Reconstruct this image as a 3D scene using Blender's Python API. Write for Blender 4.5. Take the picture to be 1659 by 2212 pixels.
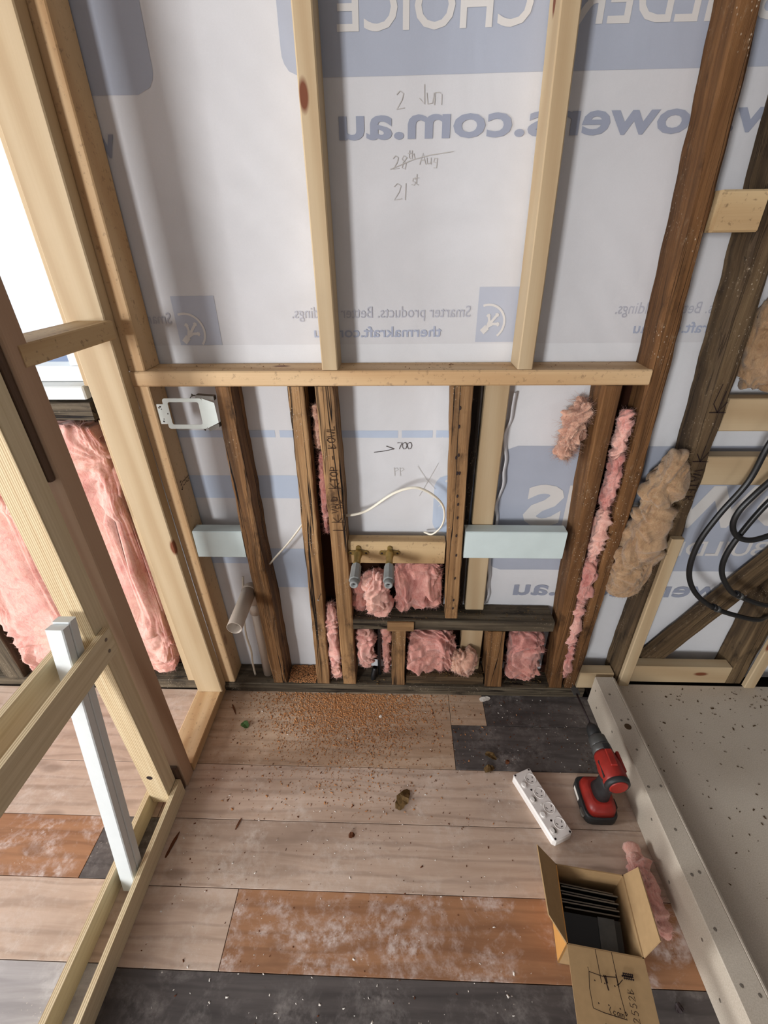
import bpy, bmesh, math, random
from mathutils import Vector, Matrix, noise as MN

for o in list(bpy.data.objects): bpy.data.objects.remove(o)
scene = bpy.context.scene
COL = scene.collection
PI = math.pi

# ------------------------------------------------------------------ camera
cam_d = bpy.data.cameras.new('camera'); cam = bpy.data.objects.new('camera', cam_d); COL.objects.link(cam)
cam_d.sensor_fit = 'VERTICAL'; cam_d.sensor_height = 36.0; cam_d.lens = 36.0*985.0/2212.0
cam_d.clip_start = 0.02; cam_d.clip_end = 200
_r = Vector((0.99943247, 0.03167708, -0.011459)); _d = Vector((0.00615507, -0.5061691, -0.86241229)); _f = Vector((-0.03311889, 0.86185231, -0.50607681))
_m = Matrix((( _r.x, -_d.x, -_f.x, 0.0), (_r.y, -_d.y, -_f.y, -1.279), (_r.z, -_d.z, -_f.z, 1.64), (0, 0, 0, 1)))
cam.matrix_world = _m
scene.camera = cam

# ------------------------------------------------------------------ world, lights, exposure
w = bpy.data.worlds.new('overcast_sky'); scene.world = w; w.use_nodes = True
bg = w.node_tree.nodes['Background']; bg.inputs[0].default_value = (0.86, 0.93, 1.0, 1); bg.inputs[1].default_value = 1.3
def area(name, loc, target, sx, sy, power, col):
    d = bpy.data.lights.new(name, 'AREA'); d.shape = 'RECTANGLE'; d.size = sx; d.size_y = sy; d.energy = power; d.color = col
    o = bpy.data.objects.new(name, d); COL.objects.link(o); o.location = loc
    o.rotation_euler = (Vector(target)-Vector(loc)).to_track_quat('-Z', 'Y').to_euler()
    return o
area('daylight_rear_window', (-3.0, -5.52, 1.72), (-3.0, 0, 1.6), 0.9, 1.25, 275, (0.975, 0.985, 1.0))
area('daylight_rear_door', (1.55, -5.52, 1.3), (1.55, 0, 1.3), 0.8, 1.9, 8, (1.0, 0.97, 0.93))
area('daylight_side_window', (-4.42, -1.35, 1.45), (0, -1.35, 1.3), 1.0, 1.1, 150, (0.93, 0.97, 1.0))
vs = scene.view_settings
vs.view_transform = 'Standard'; vs.look = 'None'; vs.exposure = 0.0; vs.gamma = 1.0; vs.use_curve_mapping = False

# ------------------------------------------------------------------ helpers
def lin(c):
    c = c/255.0
    return c/12.92 if c <= 0.04045 else ((c+0.055)/1.055)**2.4
def rgb(r, g, b): return (lin(r), lin(g), lin(b), 1.0)

class NT:
    def __init__(s, name, rough=0.7, spec=0.3):
        s.m = bpy.data.materials.new(name); s.m.use_nodes = True; s.t = s.m.node_tree
        s.b = s.t.nodes['Principled BSDF']; s.b.inputs['Roughness'].default_value = rough
        s.b.inputs['Specular IOR Level'].default_value = spec
    def n(s, typ, **kw):
        nd = s.t.nodes.new(typ)
        for k, v in kw.items():
            if k.startswith('_'): setattr(nd, k[1:], v)
            else: s.set(nd, k, v)
        return nd
    def set(s, nd, k, v):
        key = int(k[1:]) if k[0] == 'i' and k[1:].isdigit() else k.replace('__', ' ')
        i = nd.inputs[key]
        if isinstance(v, bpy.types.NodeSocket): s.t.links.new(v, i)
        else: i.default_value = v
    def obj(s, scale=(1, 1, 1), rnd=True):
        tc = s.n('ShaderNodeTexCoord'); v = tc.outputs['Object']
        if rnd:
            oi = s.n('ShaderNodeObjectInfo')
            c = s.n('ShaderNodeVectorMath', _operation='SCALE', i0=(17.0, 29.0, 41.0)); s.t.links.new(oi.outputs['Random'], c.inputs['Scale'])
            a = s.n('ShaderNodeVectorMath', _operation='ADD', i0=v, i1=c.outputs[0]); v = a.outputs[0]
        m = s.n('ShaderNodeVectorMath', _operation='MULTIPLY', i0=v, i1=scale)
        return m.outputs[0]
    def noise(s, vec, scale=5, detail=3, rough=0.55, dist=0.0):
        return s.n('ShaderNodeTexNoise', Vector=vec, Scale=scale, Detail=detail, Roughness=rough, Distortion=dist).outputs['Fac']
    def ramp(s, fac, stops):
        r = s.n('ShaderNodeValToRGB', Fac=fac); e = r.color_ramp.elements
        while len(e) < len(stops): e.new(0.5)
        for x, (p, c) in zip(e, stops): x.position = p; x.color = c if len(c) == 4 else (*c, 1)
        return r.outputs[0]
    def mask(s, fac, lo, hi):
        return s.n('ShaderNodeMapRange', Value=fac, From__Min=lo, From__Max=hi).outputs[0]
    def mix(s, fac, a, b, typ='MIX'):
        return s.n('ShaderNodeMix', _data_type='RGBA', _blend_type=typ, i0=fac, i6=a, i7=b).outputs[2]
    def math(s, op, a, b): return s.n('ShaderNodeMath', _operation=op, i0=a, i1=b).outputs[0]
    def bump(s, h, strength=0.3, dist=0.002):
        bm = s.n('ShaderNodeBump', Height=h, Strength=strength, Distance=dist); s.t.links.new(bm.outputs[0], s.b.inputs['Normal'])
    def col(s, c): s.set(s.b, 'Base__Color', c); return s.m

def plain(name, c, rough=0.6, spec=0.3, metal=0.0, bump=0.0, vary=0.0, vscale=30):
    t = NT(name, rough, spec); t.b.inputs['Metallic'].default_value = metal
    if vary or bump:
        v = t.obj(); n = t.noise(v, vscale, 4)
        d = tuple(x*(1-vary) for x in c[:3])+(1,); l = tuple(min(1, x*(1+vary)) for x in c[:3])+(1,)
        t.col(t.ramp(n, [(0.3, d), (0.7, l)]))
        if bump: t.bump(n, bump, 0.002)
    else: t.col(c)
    return t.m

def pine(name, light, mid, dark, knots=True, rscale=9, dirt=0.0):
    t = NT(name, 0.62, 0.25)
    v = t.obj((1, 1, 0.06)); wob = t.noise(v, 7, 2)
    wv = t.n('ShaderNodeVectorMath', _operation='MULTIPLY_ADD', i0=v, i1=(1.0, 0.45, 1.0), i2=(0, 0, 0)).outputs[0]
    wave = t.n('ShaderNodeTexWave', _wave_type='BANDS', _bands_direction='DIAGONAL', Vector=wv, Scale=rscale, Distortion=5.0, Detail=2.5, Detail__Scale=1.2)
    c = t.ramp(wave.outputs['Fac'], [(0.0, light), (0.55, mid), (1.0, dark)])
    f = t.noise(t.obj((260, 260, 5)), 1, 2)
    c = t.mix(0.32, c, t.ramp(f, [(0.3, mid), (0.7, light)]))
    b = t.noise(t.obj((4, 4, 1.2)), 1, 3)
    c = t.mix(0.30, c, t.ramp(b, [(0.3, dark), (0.75, light)]), 'MIX')
    if knots:
        vo = t.n('ShaderNodeTexVoronoi', Vector=t.obj((11, 11, 4.2)), Scale=1.0, Randomness=1.0)
        near = t.mask(vo.outputs['Distance'], 0.15, 0.10)
        sel = t.mask(t.n('ShaderNodeSeparateColor', Color=vo.outputs['Color']).outputs[0], 0.70, 0.74)
        k = t.math('MULTIPLY', near, sel)
        c = t.mix(k, c, rgb(112, 62, 38))
    if dirt:
        d = t.noise(t.obj((1, 1, 1)), 60, 5, 0.7)
        c = t.mix(t.math('MULTIPLY', t.mask(d, 0.58, 0.66), dirt), c, rgb(70, 48, 34))
    t.bump(f, 0.10, 0.001)
    return t.col(c)

def oldwood(name, a, b, c_, specks=0.5, crack=1.0, streak=26, rough=0.75, spec=0.22):
    t = NT(name, rough, spec)
    n1 = t.noise(t.obj((70, 70, 1.6)), 1, 6, 0.68)
    n2 = t.noise(t.obj((7, 7, 1.6)), 1, 5, 0.62)
    wv = t.n('ShaderNodeTexWave', _wave_type='BANDS', _bands_direction='DIAGONAL', Vector=t.obj((1, 0.6, 0.05)), Scale=15.0, Distortion=7.0, Detail=3.0, Detail__Scale=1.4).outputs['Fac']
    c = t.ramp(n2, [(0.30, c_), (0.46, b), (0.64, a)])
    c = t.mix(0.55, c, t.ramp(n1, [(0.30, c_), (0.48, b), (0.66, a)]))
    c = t.mix(t.math('MULTIPLY', t.mask(wv, 0.55, 1.0), 0.45), c, c_)
    n5 = t.noise(t.obj((1, 1, 0.5)), 11, 6, 0.72)
    c = t.mix(t.math('MULTIPLY', t.mask(n5, 0.56, 0.68), 0.75), c, tuple(x*0.55 for x in c_[:3])+(1,))
    cr = t.noise(t.obj((20, 20, 0.55)), 1, 3, 0.6, 0.5)
    d0 = t.n('ShaderNodeMath', _operation='ABSOLUTE', i0=t.math('SUBTRACT', cr, 0.5)).outputs[0]
    gate = t.mask(t.noise(t.obj((5, 5, 1.1)), 1, 2), 0.44, 0.54)
    crk = t.math('MULTIPLY', t.math('MULTIPLY', t.mask(d0, 0.016, 0.006), gate), crack)
    c = t.mix(crk, c, rgb(20, 12, 8))
    vo = t.n('ShaderNodeTexVoronoi', Vector=t.obj((1, 1, 0.8)), Scale=120.0)
    pat = t.noise(t.obj((1, 1, 0.8)), 6, 4, 0.65)
    sp = t.math('MULTIPLY', t.mask(vo.outputs['Distance'], 0.22, 0.12), t.mask(pat, 0.52, 0.62))
    c = t.mix(t.math('MULTIPLY', sp, specks), c, rgb(188, 172, 152))
    fz = t.noise(t.obj((1, 1, 0.5)), 60, 6, 0.75)
    c = t.mix(t.math('MULTIPLY', t.math('MULTIPLY', t.mask(fz, 0.56, 0.70), t.mask(pat, 0.46, 0.60)), specks*0.6), c, rgb(158, 138, 112))
    h = t.math('SUBTRACT', t.math('ADD', n1, t.math('MULTIPLY', n5, 0.6)), t.math('MULTIPLY', crk, 1.2))
    t.bump(h, 0.8, 0.004)
    return t.col(c)

def floorboard(name, a, b, dark, dust, dustamt, scratch=0.5):
    t = NT(name, 0.62, 0.28)
    n1 = t.noise(t.obj((1.6, 22, 1)), 1, 5, 0.62, 1.2)
    n2 = t.noise(t.obj((2.2, 3.5, 1)), 1, 5, 0.62)
    c = t.ramp(n1, [(0.30, b), (0.62, a)])
    gr = t.n('ShaderNodeTexWave', _wave_type='BANDS', _bands_direction='Y', Vector=t.obj((0.16, 1, 1)), Scale=7.0, Distortion=9.0, Detail=3.0, Detail__Scale=1.6)
    c = t.mix(t.math('MULTIPLY', t.mask(gr.outputs['Fac'], 0.72, 1.0), 0.30), c, dark)
    c = t.mix(t.math('MULTIPLY', t.mask(n2, 0.50, 0.70), 0.45), c, dark)
    d = t.noise(t.obj((1, 1.15, 1)), 7.5, 7, 0.68, 0.4)
    d2 = t.noise(t.obj((1, 1, 1)), 46, 4, 0.7)
    dm = t.math('MULTIPLY', t.mask(d, 0.46, 0.66), t.mask(d2, 0.38, 0.62))
    c = t.mix(t.math('MULTIPLY', dm, dustamt), c, dust)
    vo = t.n('ShaderNodeTexVoronoi', Vector=t.obj((1, 1, 1)), Scale=95.0)
    pr = t.mask(t.noise(t.obj((1, 1, 1)), 11, 3), 0.56, 0.64)
    c = t.mix(t.math('MULTIPLY', t.math('MULTIPLY', t.mask(vo.outputs['Distance'], 0.15, 0.09), pr), scratch), c, rgb(205, 192, 178))
    vk = t.n('ShaderNodeTexVoronoi', Vector=t.obj((3.1, 8.0, 1)), Scale=1.0)
    c = t.mix(t.math('MULTIPLY', t.mask(vk.outputs['Distance'], 0.16, 0.08), 0.5), c, dark)
    t.bump(t.math('ADD', n1, dm), 0.12, 0.002)
    return t.col(c)

def wool_mat(name, light, mid, deep, cream, creamamt):
    t = NT(name, 0.95, 0.05)
    v = t.obj((1, 1, 1))
    warp = t.n('ShaderNodeTexNoise', Vector=v, Scale=9.0, Detail=3.0)
    wv = t.n('ShaderNodeVectorMath', _operation='MULTIPLY_ADD', i0=warp.outputs['Color'], i1=(0.10, 0.10, 0.10), i2=v).outputs[0]
    n1 = t.noise(wv, 16, 6, 0.6, 0.8); n2 = t.noise(v, 5, 4, 0.6)
    sv = t.n('ShaderNodeVectorMath', _operation='MULTIPLY', i0=wv, i1=(1.0, 1.0, 0.35)).outputs[0]
    n3 = t.noise(sv, 90, 6, 0.7, 1.5)
    c = t.ramp(n1, [(0.28, deep), (0.42, mid), (0.62, light)])
    c = t.mix(t.math('MULTIPLY', t.mask(n2, 0.46, 0.62), creamamt), c, cream)
    c = t.mix(0.5, c, t.ramp(n3, [(0.28, deep), (0.48, mid), (0.70, light)]))
    t.bump(t.math('ADD', t.math('MULTIPLY', n3, 0.5), n1), 0.7, 0.006)
    t.b.inputs['Subsurface Weight'].default_value = 0.45; t.b.inputs['Subsurface Radius'].default_value = (1.0, 0.55, 0.45); t.b.inputs['Subsurface Scale'].default_value = 0.012
    t.b.inputs['Sheen Weight'].default_value = 0.25; t.b.inputs['Sheen Roughness'].default_value = 0.6
    return t.col(c)

def link(ob, parent=None):
    COL.objects.link(ob)
    if parent: ob.parent = parent
    return ob
def mesh_obj(name, verts, faces, mat, parent=None, smooth=False, loc=None):
    me = bpy.data.meshes.new(name); me.from_pydata([tuple(v) for v in verts], [], faces); me.validate(); me.update()
    if mat: me.materials.append(mat)
    if smooth:
        for p in me.polygons: p.use_smooth = True
    o = bpy.data.objects.new(name, me); link(o, parent)
    if loc is not None: o.location = loc
    return o
def bm_obj(name, bm, mat, parent=None, smooth=False):
    bmesh.ops.recalc_face_normals(bm, faces=bm.faces)
    me = bpy.data.meshes.new(name); bm.to_mesh(me); bm.free(); me.materials.append(mat)
    if smooth:
        for p in me.polygons: p.use_smooth = True
    return link(bpy.data.objects.new(name, me), parent)
def tag(o, label, cat, group=None, kind=None):
    o['label'] = label
    if cat: o['category'] = cat
    if group: o['group'] = group
    if kind: o['kind'] = kind
    return o
def struct(o, label=None):
    o['kind'] = 'structure'
    if label: o['label'] = label
    return o
def empty(name, loc, label=None, cat=None, group=None):
    o = bpy.data.objects.new(name, None); o.empty_display_size = 0.02; COL.objects.link(o); o.location = loc
    if label: tag(o, label, cat, group)
    return o
def child(o, parent):
    """parent keeping the world place"""
    bpy.context.view_layer.update()
    mw = o.matrix_world.copy(); o.parent = parent; o.matrix_parent_inverse = parent.matrix_world.inverted(); o.matrix_world = mw
    return o

def prism_rings(rings):
    """rings: list of equal-length point loops -> verts, faces with caps"""
    n = len(rings[0]); V = [p for r in rings for p in r]; F = []
    for i in range(len(rings)-1):
        for j in range(n):
            a = i*n+j; b = i*n+(j+1) % n
            F.append((a, b, b+n, a+n))
    F.append(tuple(reversed(range(n)))); F.append(tuple(range((len(rings)-1)*n, len(rings)*n)))
    return V, F
def rect_section(x0, x1, y0, y1, b):
    b = min(b, (x1-x0)*0.45, (y1-y0)*0.45)
    return [(x0+b, y0), (x1-b, y0), (x1, y0+b), (x1, y1-b), (x1-b, y1), (x0+b, y1), (x0, y1-b), (x0, y0+b)]
def interp(st, z):
    if len(st) == 3:                                  # smooth bow through three stations
        (z0, a0, b0), (z1, a1, b1), (z2, a2, b2) = st
        l0 = (z-z1)*(z-z2)/((z0-z1)*(z0-z2)); l1 = (z-z0)*(z-z2)/((z1-z0)*(z1-z2)); l2 = (z-z0)*(z-z1)/((z2-z0)*(z2-z1))
        return a0*l0+a1*l1+a2*l2, b0*l0+b1*l1+b2*l2
    for (z0, a0, b0), (z1, a1, b1) in zip(st, st[1:]):
        if z <= z1+1e-6:
            t = (z-z0)/(z1-z0); return a0+(a1-a0)*t, b0+(b1-b0)*t
    return st[-1][1:]
SEED = [0]
def vstud(name, st, y0, y1, mat, rough=0.0, bev=0.003, parent=None):
    """upright timber: st = [(z, x_left, x_right), ...] on its front face, y0..y1 its depth"""
    SEED[0] += 1; sd = SEED[0]*3.17
    zb, zt = st[0][0], st[-1][0]; ox = (st[0][1]+st[0][2])/2; oy = (y0+y1)/2
    n = max(2, int((zt-zb)/(0.02 if rough else 0.25))+1); rings = []
    for i in range(n+1):
        z = zb+(zt-zb)*i/n; a, b = interp(st, z)
        sec = rect_section(a, b, y0, y1, bev)
        ring = []
        for j, (x, y) in enumerate(sec):
            if rough:
                k = MN.noise(Vector((sd+j*0.9, z*16, sd)))*rough*1.1 + MN.noise(Vector((sd*2+j*0.4, z*3.2, 3)))*rough*1.5
                l = MN.noise(Vector((sd-j*0.9, z*11, -sd)))*rough
                x += k*(0.8); y += l*0.5
            ring.append((x-ox, y-oy, z-zb))
        rings.append(ring)
    V, F = prism_rings(rings)
    return mesh_obj(name, V, F, mat, parent, loc=(ox, oy, zb))
def timber(name, A, B, w_, t_, side, mat, rough=0.0, bev=0.003, parent=None):
    """timber from A to B (axis through its centre); w_ along side, t_ across"""
    SEED[0] += 1; sd = SEED[0]*2.71
    A = Vector(A); B = Vector(B); zax = (B-A); L = zax.length; zax.normalize()
    x = Vector(side); x = (x-zax*x.dot(zax)).normalized(); y = zax.cross(x)
    n = max(1, int(L/(0.035 if rough else 0.6))); rings = []
    for i in range(n+1):
        z = L*i/n; ring = []
        for j, (px, py) in enumerate(rect_section(-w_/2, w_/2, -t_/2, t_/2, bev)):
            if rough:
                px += MN.noise(Vector((sd+j*0.9, z*9, sd)))*rough; py += MN.noise(Vector((sd-j*0.9, z*11, -sd)))*rough
            ring.append((px, py, z))
        rings.append(ring)
    V, F = prism_rings(rings)
    o = mesh_obj(name, V, F, mat)
    o.matrix_world = Matrix(((x.x, y.x, zax.x, A.x), (x.y, y.y, zax.y, A.y), (x.z, y.z, zax.z, A.z), (0, 0, 0, 1)))
    if parent: child(o, parent)
    return o
def hrail(name, x0, x1, y0, y1, z0, z1, mat, rough=0.0, bev=0.003, parent=None):
    """timber along x"""
    return timber(name, (x0, (y0+y1)/2, (z0+z1)/2), (x1, (y0+y1)/2, (z0+z1)/2), y1-y0, z1-z0, (0, 1, 0), mat, rough, bev, parent)
def yrail(name, x0, x1, y0, y1, z0, z1, mat, rough=0.0, bev=0.002, parent=None):
    return timber(name, ((x0+x1)/2, y0, (z0+z1)/2), ((x0+x1)/2, y1, (z0+z1)/2), x1-x0, z1-z0, (1, 0, 0), mat, rough, bev, parent)
def box(name, x0, x1, y0, y1, z0, z1, mat, parent=None, bev=0.0):
    cx, cy = (x0+x1)/2, (y0+y1)/2
    if bev:
        s = rect_section(x0-cx, x1-cx, y0-cy, y1-cy, bev); si = rect_section(x0-cx+bev, x1-cx-bev, y0-cy+bev, y1-cy-bev, bev*0.3)
        V, F = prism_rings([[(a, b, 0) for a, b in s], [(a, b, z1-z0-bev) for a, b in s], [(a, b, z1-z0) for a, b in si]])
    else:
        s = [(x0-cx, y0-cy), (x1-cx, y0-cy), (x1-cx, y1-cy), (x0-cx, y1-cy)]
        V, F = prism_rings([[(a, b, 0) for a, b in s], [(a, b, z1-z0) for a, b in s]])
    o = mesh_obj(name, V, F, mat, None, loc=(cx, cy, z0))
    if parent: child(o, parent)
    return o
def catmull(P, k=8):
    P = [Vector(p) for p in P]; Q = [P[0]*2-P[1]]+P+[P[-1]*2-P[-2]]; out = []
    for i in range(1, len(Q)-2):
        a, b, c, d = Q[i-1:i+3]
        for j in range(k):
            t = j/k
            out.append(0.5*((2*b)+(c-a)*t+(2*a-5*b+4*c-d)*t*t+(3*b-a-3*c+d)*t**3))
    out.append(P[-1]); return out
def tube_geo(P, r, n=12, squash=None):
    """r number or list"""
    P = [Vector(p) for p in P]; rings = []; up = None
    for i, p in enumerate(P):
        t = (P[min(i+1, len(P)-1)]-P[max(i-1, 0)]).normalized()
        if up is None: up = t.orthogonal().normalized()
        up = (up-t*up.dot(t)).normalized(); s = t.cross(up); rr = r[i] if isinstance(r, (list, tuple)) else r
        rings.append([p+(up*math.cos(2*PI*j/n)+s*math.sin(2*PI*j/n)*(squash or 1))*rr for j in range(n)])
    return prism_rings(rings)
def tube(name, P, r, mat, parent=None, n=12, smooth=True, squash=None):
    o0 = Vector(P[0]); V, F = tube_geo([Vector(p)-o0 for p in P], r, n, squash)
    o = mesh_obj(name, V, F, mat, None, smooth=False, loc=o0)
    if smooth:
        for p in o.data.polygons: p.use_smooth = len(p.vertices) == 4
    if parent: child(o, parent)
    return o
def lathe(name, prof, p0, axis, mat, parent=None, n=20):
    """prof [(along, radius)] from p0 along axis"""
    ax = Vector(axis).normalized(); u = ax.orthogonal().normalized(); v = ax.cross(u)
    rings = [[ax*a+(u*math.cos(2*PI*j/n)+v*math.sin(2*PI*j/n))*r for j in range(n)] for a, r in prof]
    V, F = prism_rings(rings); o = mesh_obj(name, V, F, mat, None, loc=p0)
    for p in o.data.polygons: p.use_smooth = len(p.vertices) == 4 and n > 8
    if parent: child(o, parent)
    return o
def extrude_poly(name, pts, y0, y1, mat, parent=None):
    """pts (x,z) outline, thickness y0..y1"""
    V = [(x, y0, z) for x, z in pts]+[(x, y1, z) for x, z in pts]; n = len(pts)
    F = [tuple(range(n)), tuple(reversed(range(n, 2*n)))]+[(i, i+n, (i+1) % n+n, (i+1) % n) for i in range(n)]
    bm = bmesh.new(); vs_ = [bm.verts.new(v) for v in V]
    for f in F: bm.faces.new([vs_[i] for i in f])
    o = bm_obj(name, bm, mat)
    if parent: child(o, parent)
    return o
def rrect(x0, x1, z0, z1, r, k=5):
    out = []
    for cx, cz, a0 in ((x1-r, z1-r, 0), (x0+r, z1-r, 90), (x0+r, z0+r, 180), (x1-r, z0+r, 270)):
        for i in range(k+1):
            a = math.radians(a0+90*i/k); out.append((cx+r*math.cos(a), cz+r*math.sin(a)))
    return out
def frame_plate(name, outer, inner, y0, y1, mat, parent=None):
    n = len(outer); V = []
    for y in (y0, y1):
        V += [(x, y, z) for x, z in outer]+[(x, y, z) for x, z in inner]
    F = []
    for i in range(n):
        j = (i+1) % n
        F += [(i, j, n+j, n+i), (2*n+i, 3*n+i, 3*n+j, 2*n+j), (i, 2*n+i, 2*n+j, j), (n+i, n+j, 3*n+j, 3*n+i)]
    bm = bmesh.new(); vs_ = [bm.verts.new(v) for v in V]
    for f in F: bm.faces.new([vs_[i] for i in f])
    o = bm_obj(name, bm, mat)
    if parent: child(o, parent)
    return o
def fbm(v, o=4):
    s = 0; a = 1.0; f = 1.0
    for _ in range(o):
        s += a*MN.noise(v*f); a *= 0.52; f *= 2.1
    return s
def wool(name, c, size, mat, amp=0.012, p=3.2, res=(44, 34), freq=11, seed=0, lean=0.0, parent=None, ridge=0.6, fibres=250, fl=0.02):
    """lump of glass wool: rounded block, folded and ruffled"""
    nu, nv = res; C = Vector(c); a, b, h = size[0]/2, size[1]/2, size[2]/2; V = []
    def sp(x, e): return math.copysign(abs(x)**e, x)
    e = 2.0/p; off = Vector((seed*7.3, seed*3.1, seed*5.7))
    for i in range(nv+1):
        ph = -PI/2+PI*i/nv
        for j in range(nu):
            th = 2*PI*j/nu
            d = Vector((sp(math.cos(ph), e)*sp(math.cos(th), e), sp(math.cos(ph), e)*sp(math.sin(th), e), sp(math.sin(ph), e)))
            pos = Vector((d.x*a, d.y*b, d.z*h))
            q = pos*freq+off; q2 = q+Vector((MN.noise(q*0.6), MN.noise(q*0.6+Vector((5, 1, 2))), MN.noise(q*0.6+Vector((1, 9, 4)))))*2.2
            k = 1.5*abs(MN.noise(q2*0.75))+0.9*abs(MN.noise(Vector((q2.x*2.1+q2.z*0.6, q2.y*1.7, q2.z*1.2))+Vector((7, 3, 1))))+0.22*abs(MN.noise(q2*4.3))+0.10*MN.noise(q2*9.0)-0.50
            nrm = Vector((d.x/a, d.y/b, d.z/h)).normalized()
            pos += nrm*amp*k*1.25; pos.x += lean*(pos.z)
            V.append(pos)
    F = []
    for i in range(nv):
        for j in range(nu):
            F.append((i*nu+j, i*nu+(j+1) % nu, (i+1)*nu+(j+1) % nu, (i+1)*nu+j))
    o = mesh_obj(name, V, F, mat, None, smooth=True, loc=C)
    if parent: child(o, parent)
    if fibres:
        rnd = random.Random(seed+11); fv = []; ff = []
        me = o.data; me.update()
        for _ in range(fibres*5):
            vtx = me.vertices[rnd.randrange(nu*3, nu*(nv-2))]; n_ = Vector(vtx.normal)
            if n_.y > 0.25: continue
            p0 = Vector(vtx.co)-n_*0.003; d = (n_+Vector((rnd.uniform(-1, 1), rnd.uniform(-1, 1), rnd.uniform(-1, 1)))*0.9).normalized(); L = fl*rnd.uniform(0.25, 0.8)
            bend = Vector((rnd.uniform(-1, 1), rnd.uniform(-0.6, 0.6), rnd.uniform(-1, 1)))*L*0.5
            s = d.orthogonal().normalized()*0.00045; b0 = len(fv)
            for k in range(4):
                t = k/3; pt = p0+d*L*t+bend*t*t; fv += [pt-s*(1-t*0.7), pt+s*(1-t*0.7)]
            for k in range(3): ff.append((b0+2*k, b0+2*k+1, b0+2*k+3, b0+2*k+2))
        f = mesh_obj('loose_fibres', fv, ff, mat, o); f['kind'] = 'stuff'
    return o

# ------------------------------------------------------------------ materials
M = {}
M['pine'] = pine('pale_pine', rgb(192, 171, 139), rgb(182, 159, 125), rgb(166, 139, 104))
M['pine_warm'] = pine('warm_pine', rgb(214, 184, 144), rgb(200, 166, 124), rgb(178, 138, 94), dirt=0.35)
M['pine_brown'] = pine('jamb_timber', rgb(188, 160, 134), rgb(174, 144, 118), rgb(152, 118, 92), knots=False)
M['dark_liner'] = pine('dark_liner_timber', rgb(106, 84, 68), rgb(92, 72, 58), rgb(76, 58, 46), knots=False)
M['pine_dull'] = pine('dull_pine', rgb(200, 174, 134), rgb(184, 154, 112), rgb(160, 126, 86), dirt=0.5)
M['old'] = oldwood('old_hardwood', rgb(144, 106, 68), rgb(108, 75, 45), rgb(58, 40, 25), 0.5)
M['old_light'] = oldwood('old_tan_hardwood', rgb(170, 134, 94), rgb(140, 104, 68), rgb(86, 62, 42), 0.6)
M['old_red'] = oldwood('old_red_hardwood', rgb(132, 94, 58), rgb(102, 69, 40), rgb(66, 44, 26), 0.8, crack=0.4)
M['old_dark'] = oldwood('old_dark_timber', rgb(114, 94, 68), rgb(84, 66, 46), rgb(46, 35, 25), 0.8, crack=0.6)
M['old_grey'] = oldwood('weathered_grey_timber', rgb(116, 104, 86), rgb(80, 70, 56), rgb(40, 33, 27), 0.6)
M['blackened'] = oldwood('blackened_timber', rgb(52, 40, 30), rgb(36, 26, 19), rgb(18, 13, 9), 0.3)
M['paint'] = plain('pale_blue_paint', rgb(196, 208, 206), 0.5, 0.4, vary=0.05, vscale=9, bump=0.05)
M['white_paint'] = plain('white_primer', rgb(214, 218, 217), 0.45, 0.4, vary=0.02, bump=0.03)
M['shell'] = plain('plasterboard', rgb(172, 173, 175), 0.9, 0.1)
M['shell_dark'] = plain('bare_timber_wall', rgb(96, 94, 92), 0.9, 0.1)
M['upvc'] = plain('window_white', rgb(226, 230, 232), 0.35, 0.4)
M['sub'] = plain('subfloor_dark', rgb(36, 28, 22), 0.9, 0.1)
M['cavity_shade'] = plain('wall_cavity_shade', rgb(46, 26, 18), 0.95, 0.05)  # near-black brown stands in for the shade deep inside the wall
M['black'] = plain('black_rubber', rgb(24, 24, 25), 0.38, 0.5)
M['blackm'] = plain('black_powdercoat', rgb(26, 25, 24), 0.28, 0.5)
M['edge'] = plain('lit_steel_edge', rgb(120, 112, 100), 0.4, 0.5, metal=0.4)  # light catching the plate edges, put into the colour
M['steel'] = plain('zinc_steel', rgb(190, 190, 186), 0.35, 0.5, metal=0.8)
M['brass'] = plain('dull_brass', rgb(150, 128, 78), 0.42, 0.5, metal=0.75, vary=0.25)
M['greycap'] = plain('grey_plastic', rgb(138, 140, 138), 0.45, 0.4, vary=0.08)
M['pvc'] = plain('grey_pvc', rgb(178, 164, 150), 0.45, 0.35, vary=0.03)
M['pvc_in'] = plain('pvc_inside', rgb(168, 178, 176), 0.5, 0.3)
M['cable'] = plain('white_cable_sheath', rgb(224, 216, 198), 0.45, 0.4)
M['bracket'] = plain('coated_steel_plate', rgb(214, 220, 214), 0.4, 0.45, vary=0.03)
M['bracket_grey'] = plain('grey_steel_arm', rgb(104, 98, 90), 0.5, 0.4, vary=0.2)
M['plastic'] = plain('white_plastic', rgb(226, 218, 212), 0.35, 0.45)
M['plastic_b'] = plain('bright_white_plastic', rgb(238, 232, 226), 0.32, 0.45)
M['slot'] = plain('dark_slot', rgb(48, 38, 38), 0.6, 0.2)
M['red'] = plain('red_tool_plastic', rgb(146, 38, 30), 0.42, 0.45, vary=0.2)
M['toolblack'] = plain('black_tool_rubber', rgb(42, 42, 42), 0.5, 0.4, vary=0.2)
M['toolgrey'] = plain('worn_grey_metal', rgb(82, 82, 80), 0.38, 0.5, metal=0.3, vary=0.2)
M['card'] = plain('cardboard', rgb(166, 136, 98), 0.85, 0.12, vary=0.05, vscale=60)
M['card_lit'] = plain('lit_cardboard', rgb(206, 150, 84), 0.8, 0.15, vary=0.05)  # brighter, more orange copy of the card: light on its left side as colour
M['ink'] = plain('pencil_line', rgb(52, 38, 32), 0.8, 0.1)
M['marker'] = plain('black_marker', rgb(40, 30, 30), 0.7, 0.1)
M['pencil'] = plain('grey_pencil', rgb(186, 182, 178), 0.8, 0.1)
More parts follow.
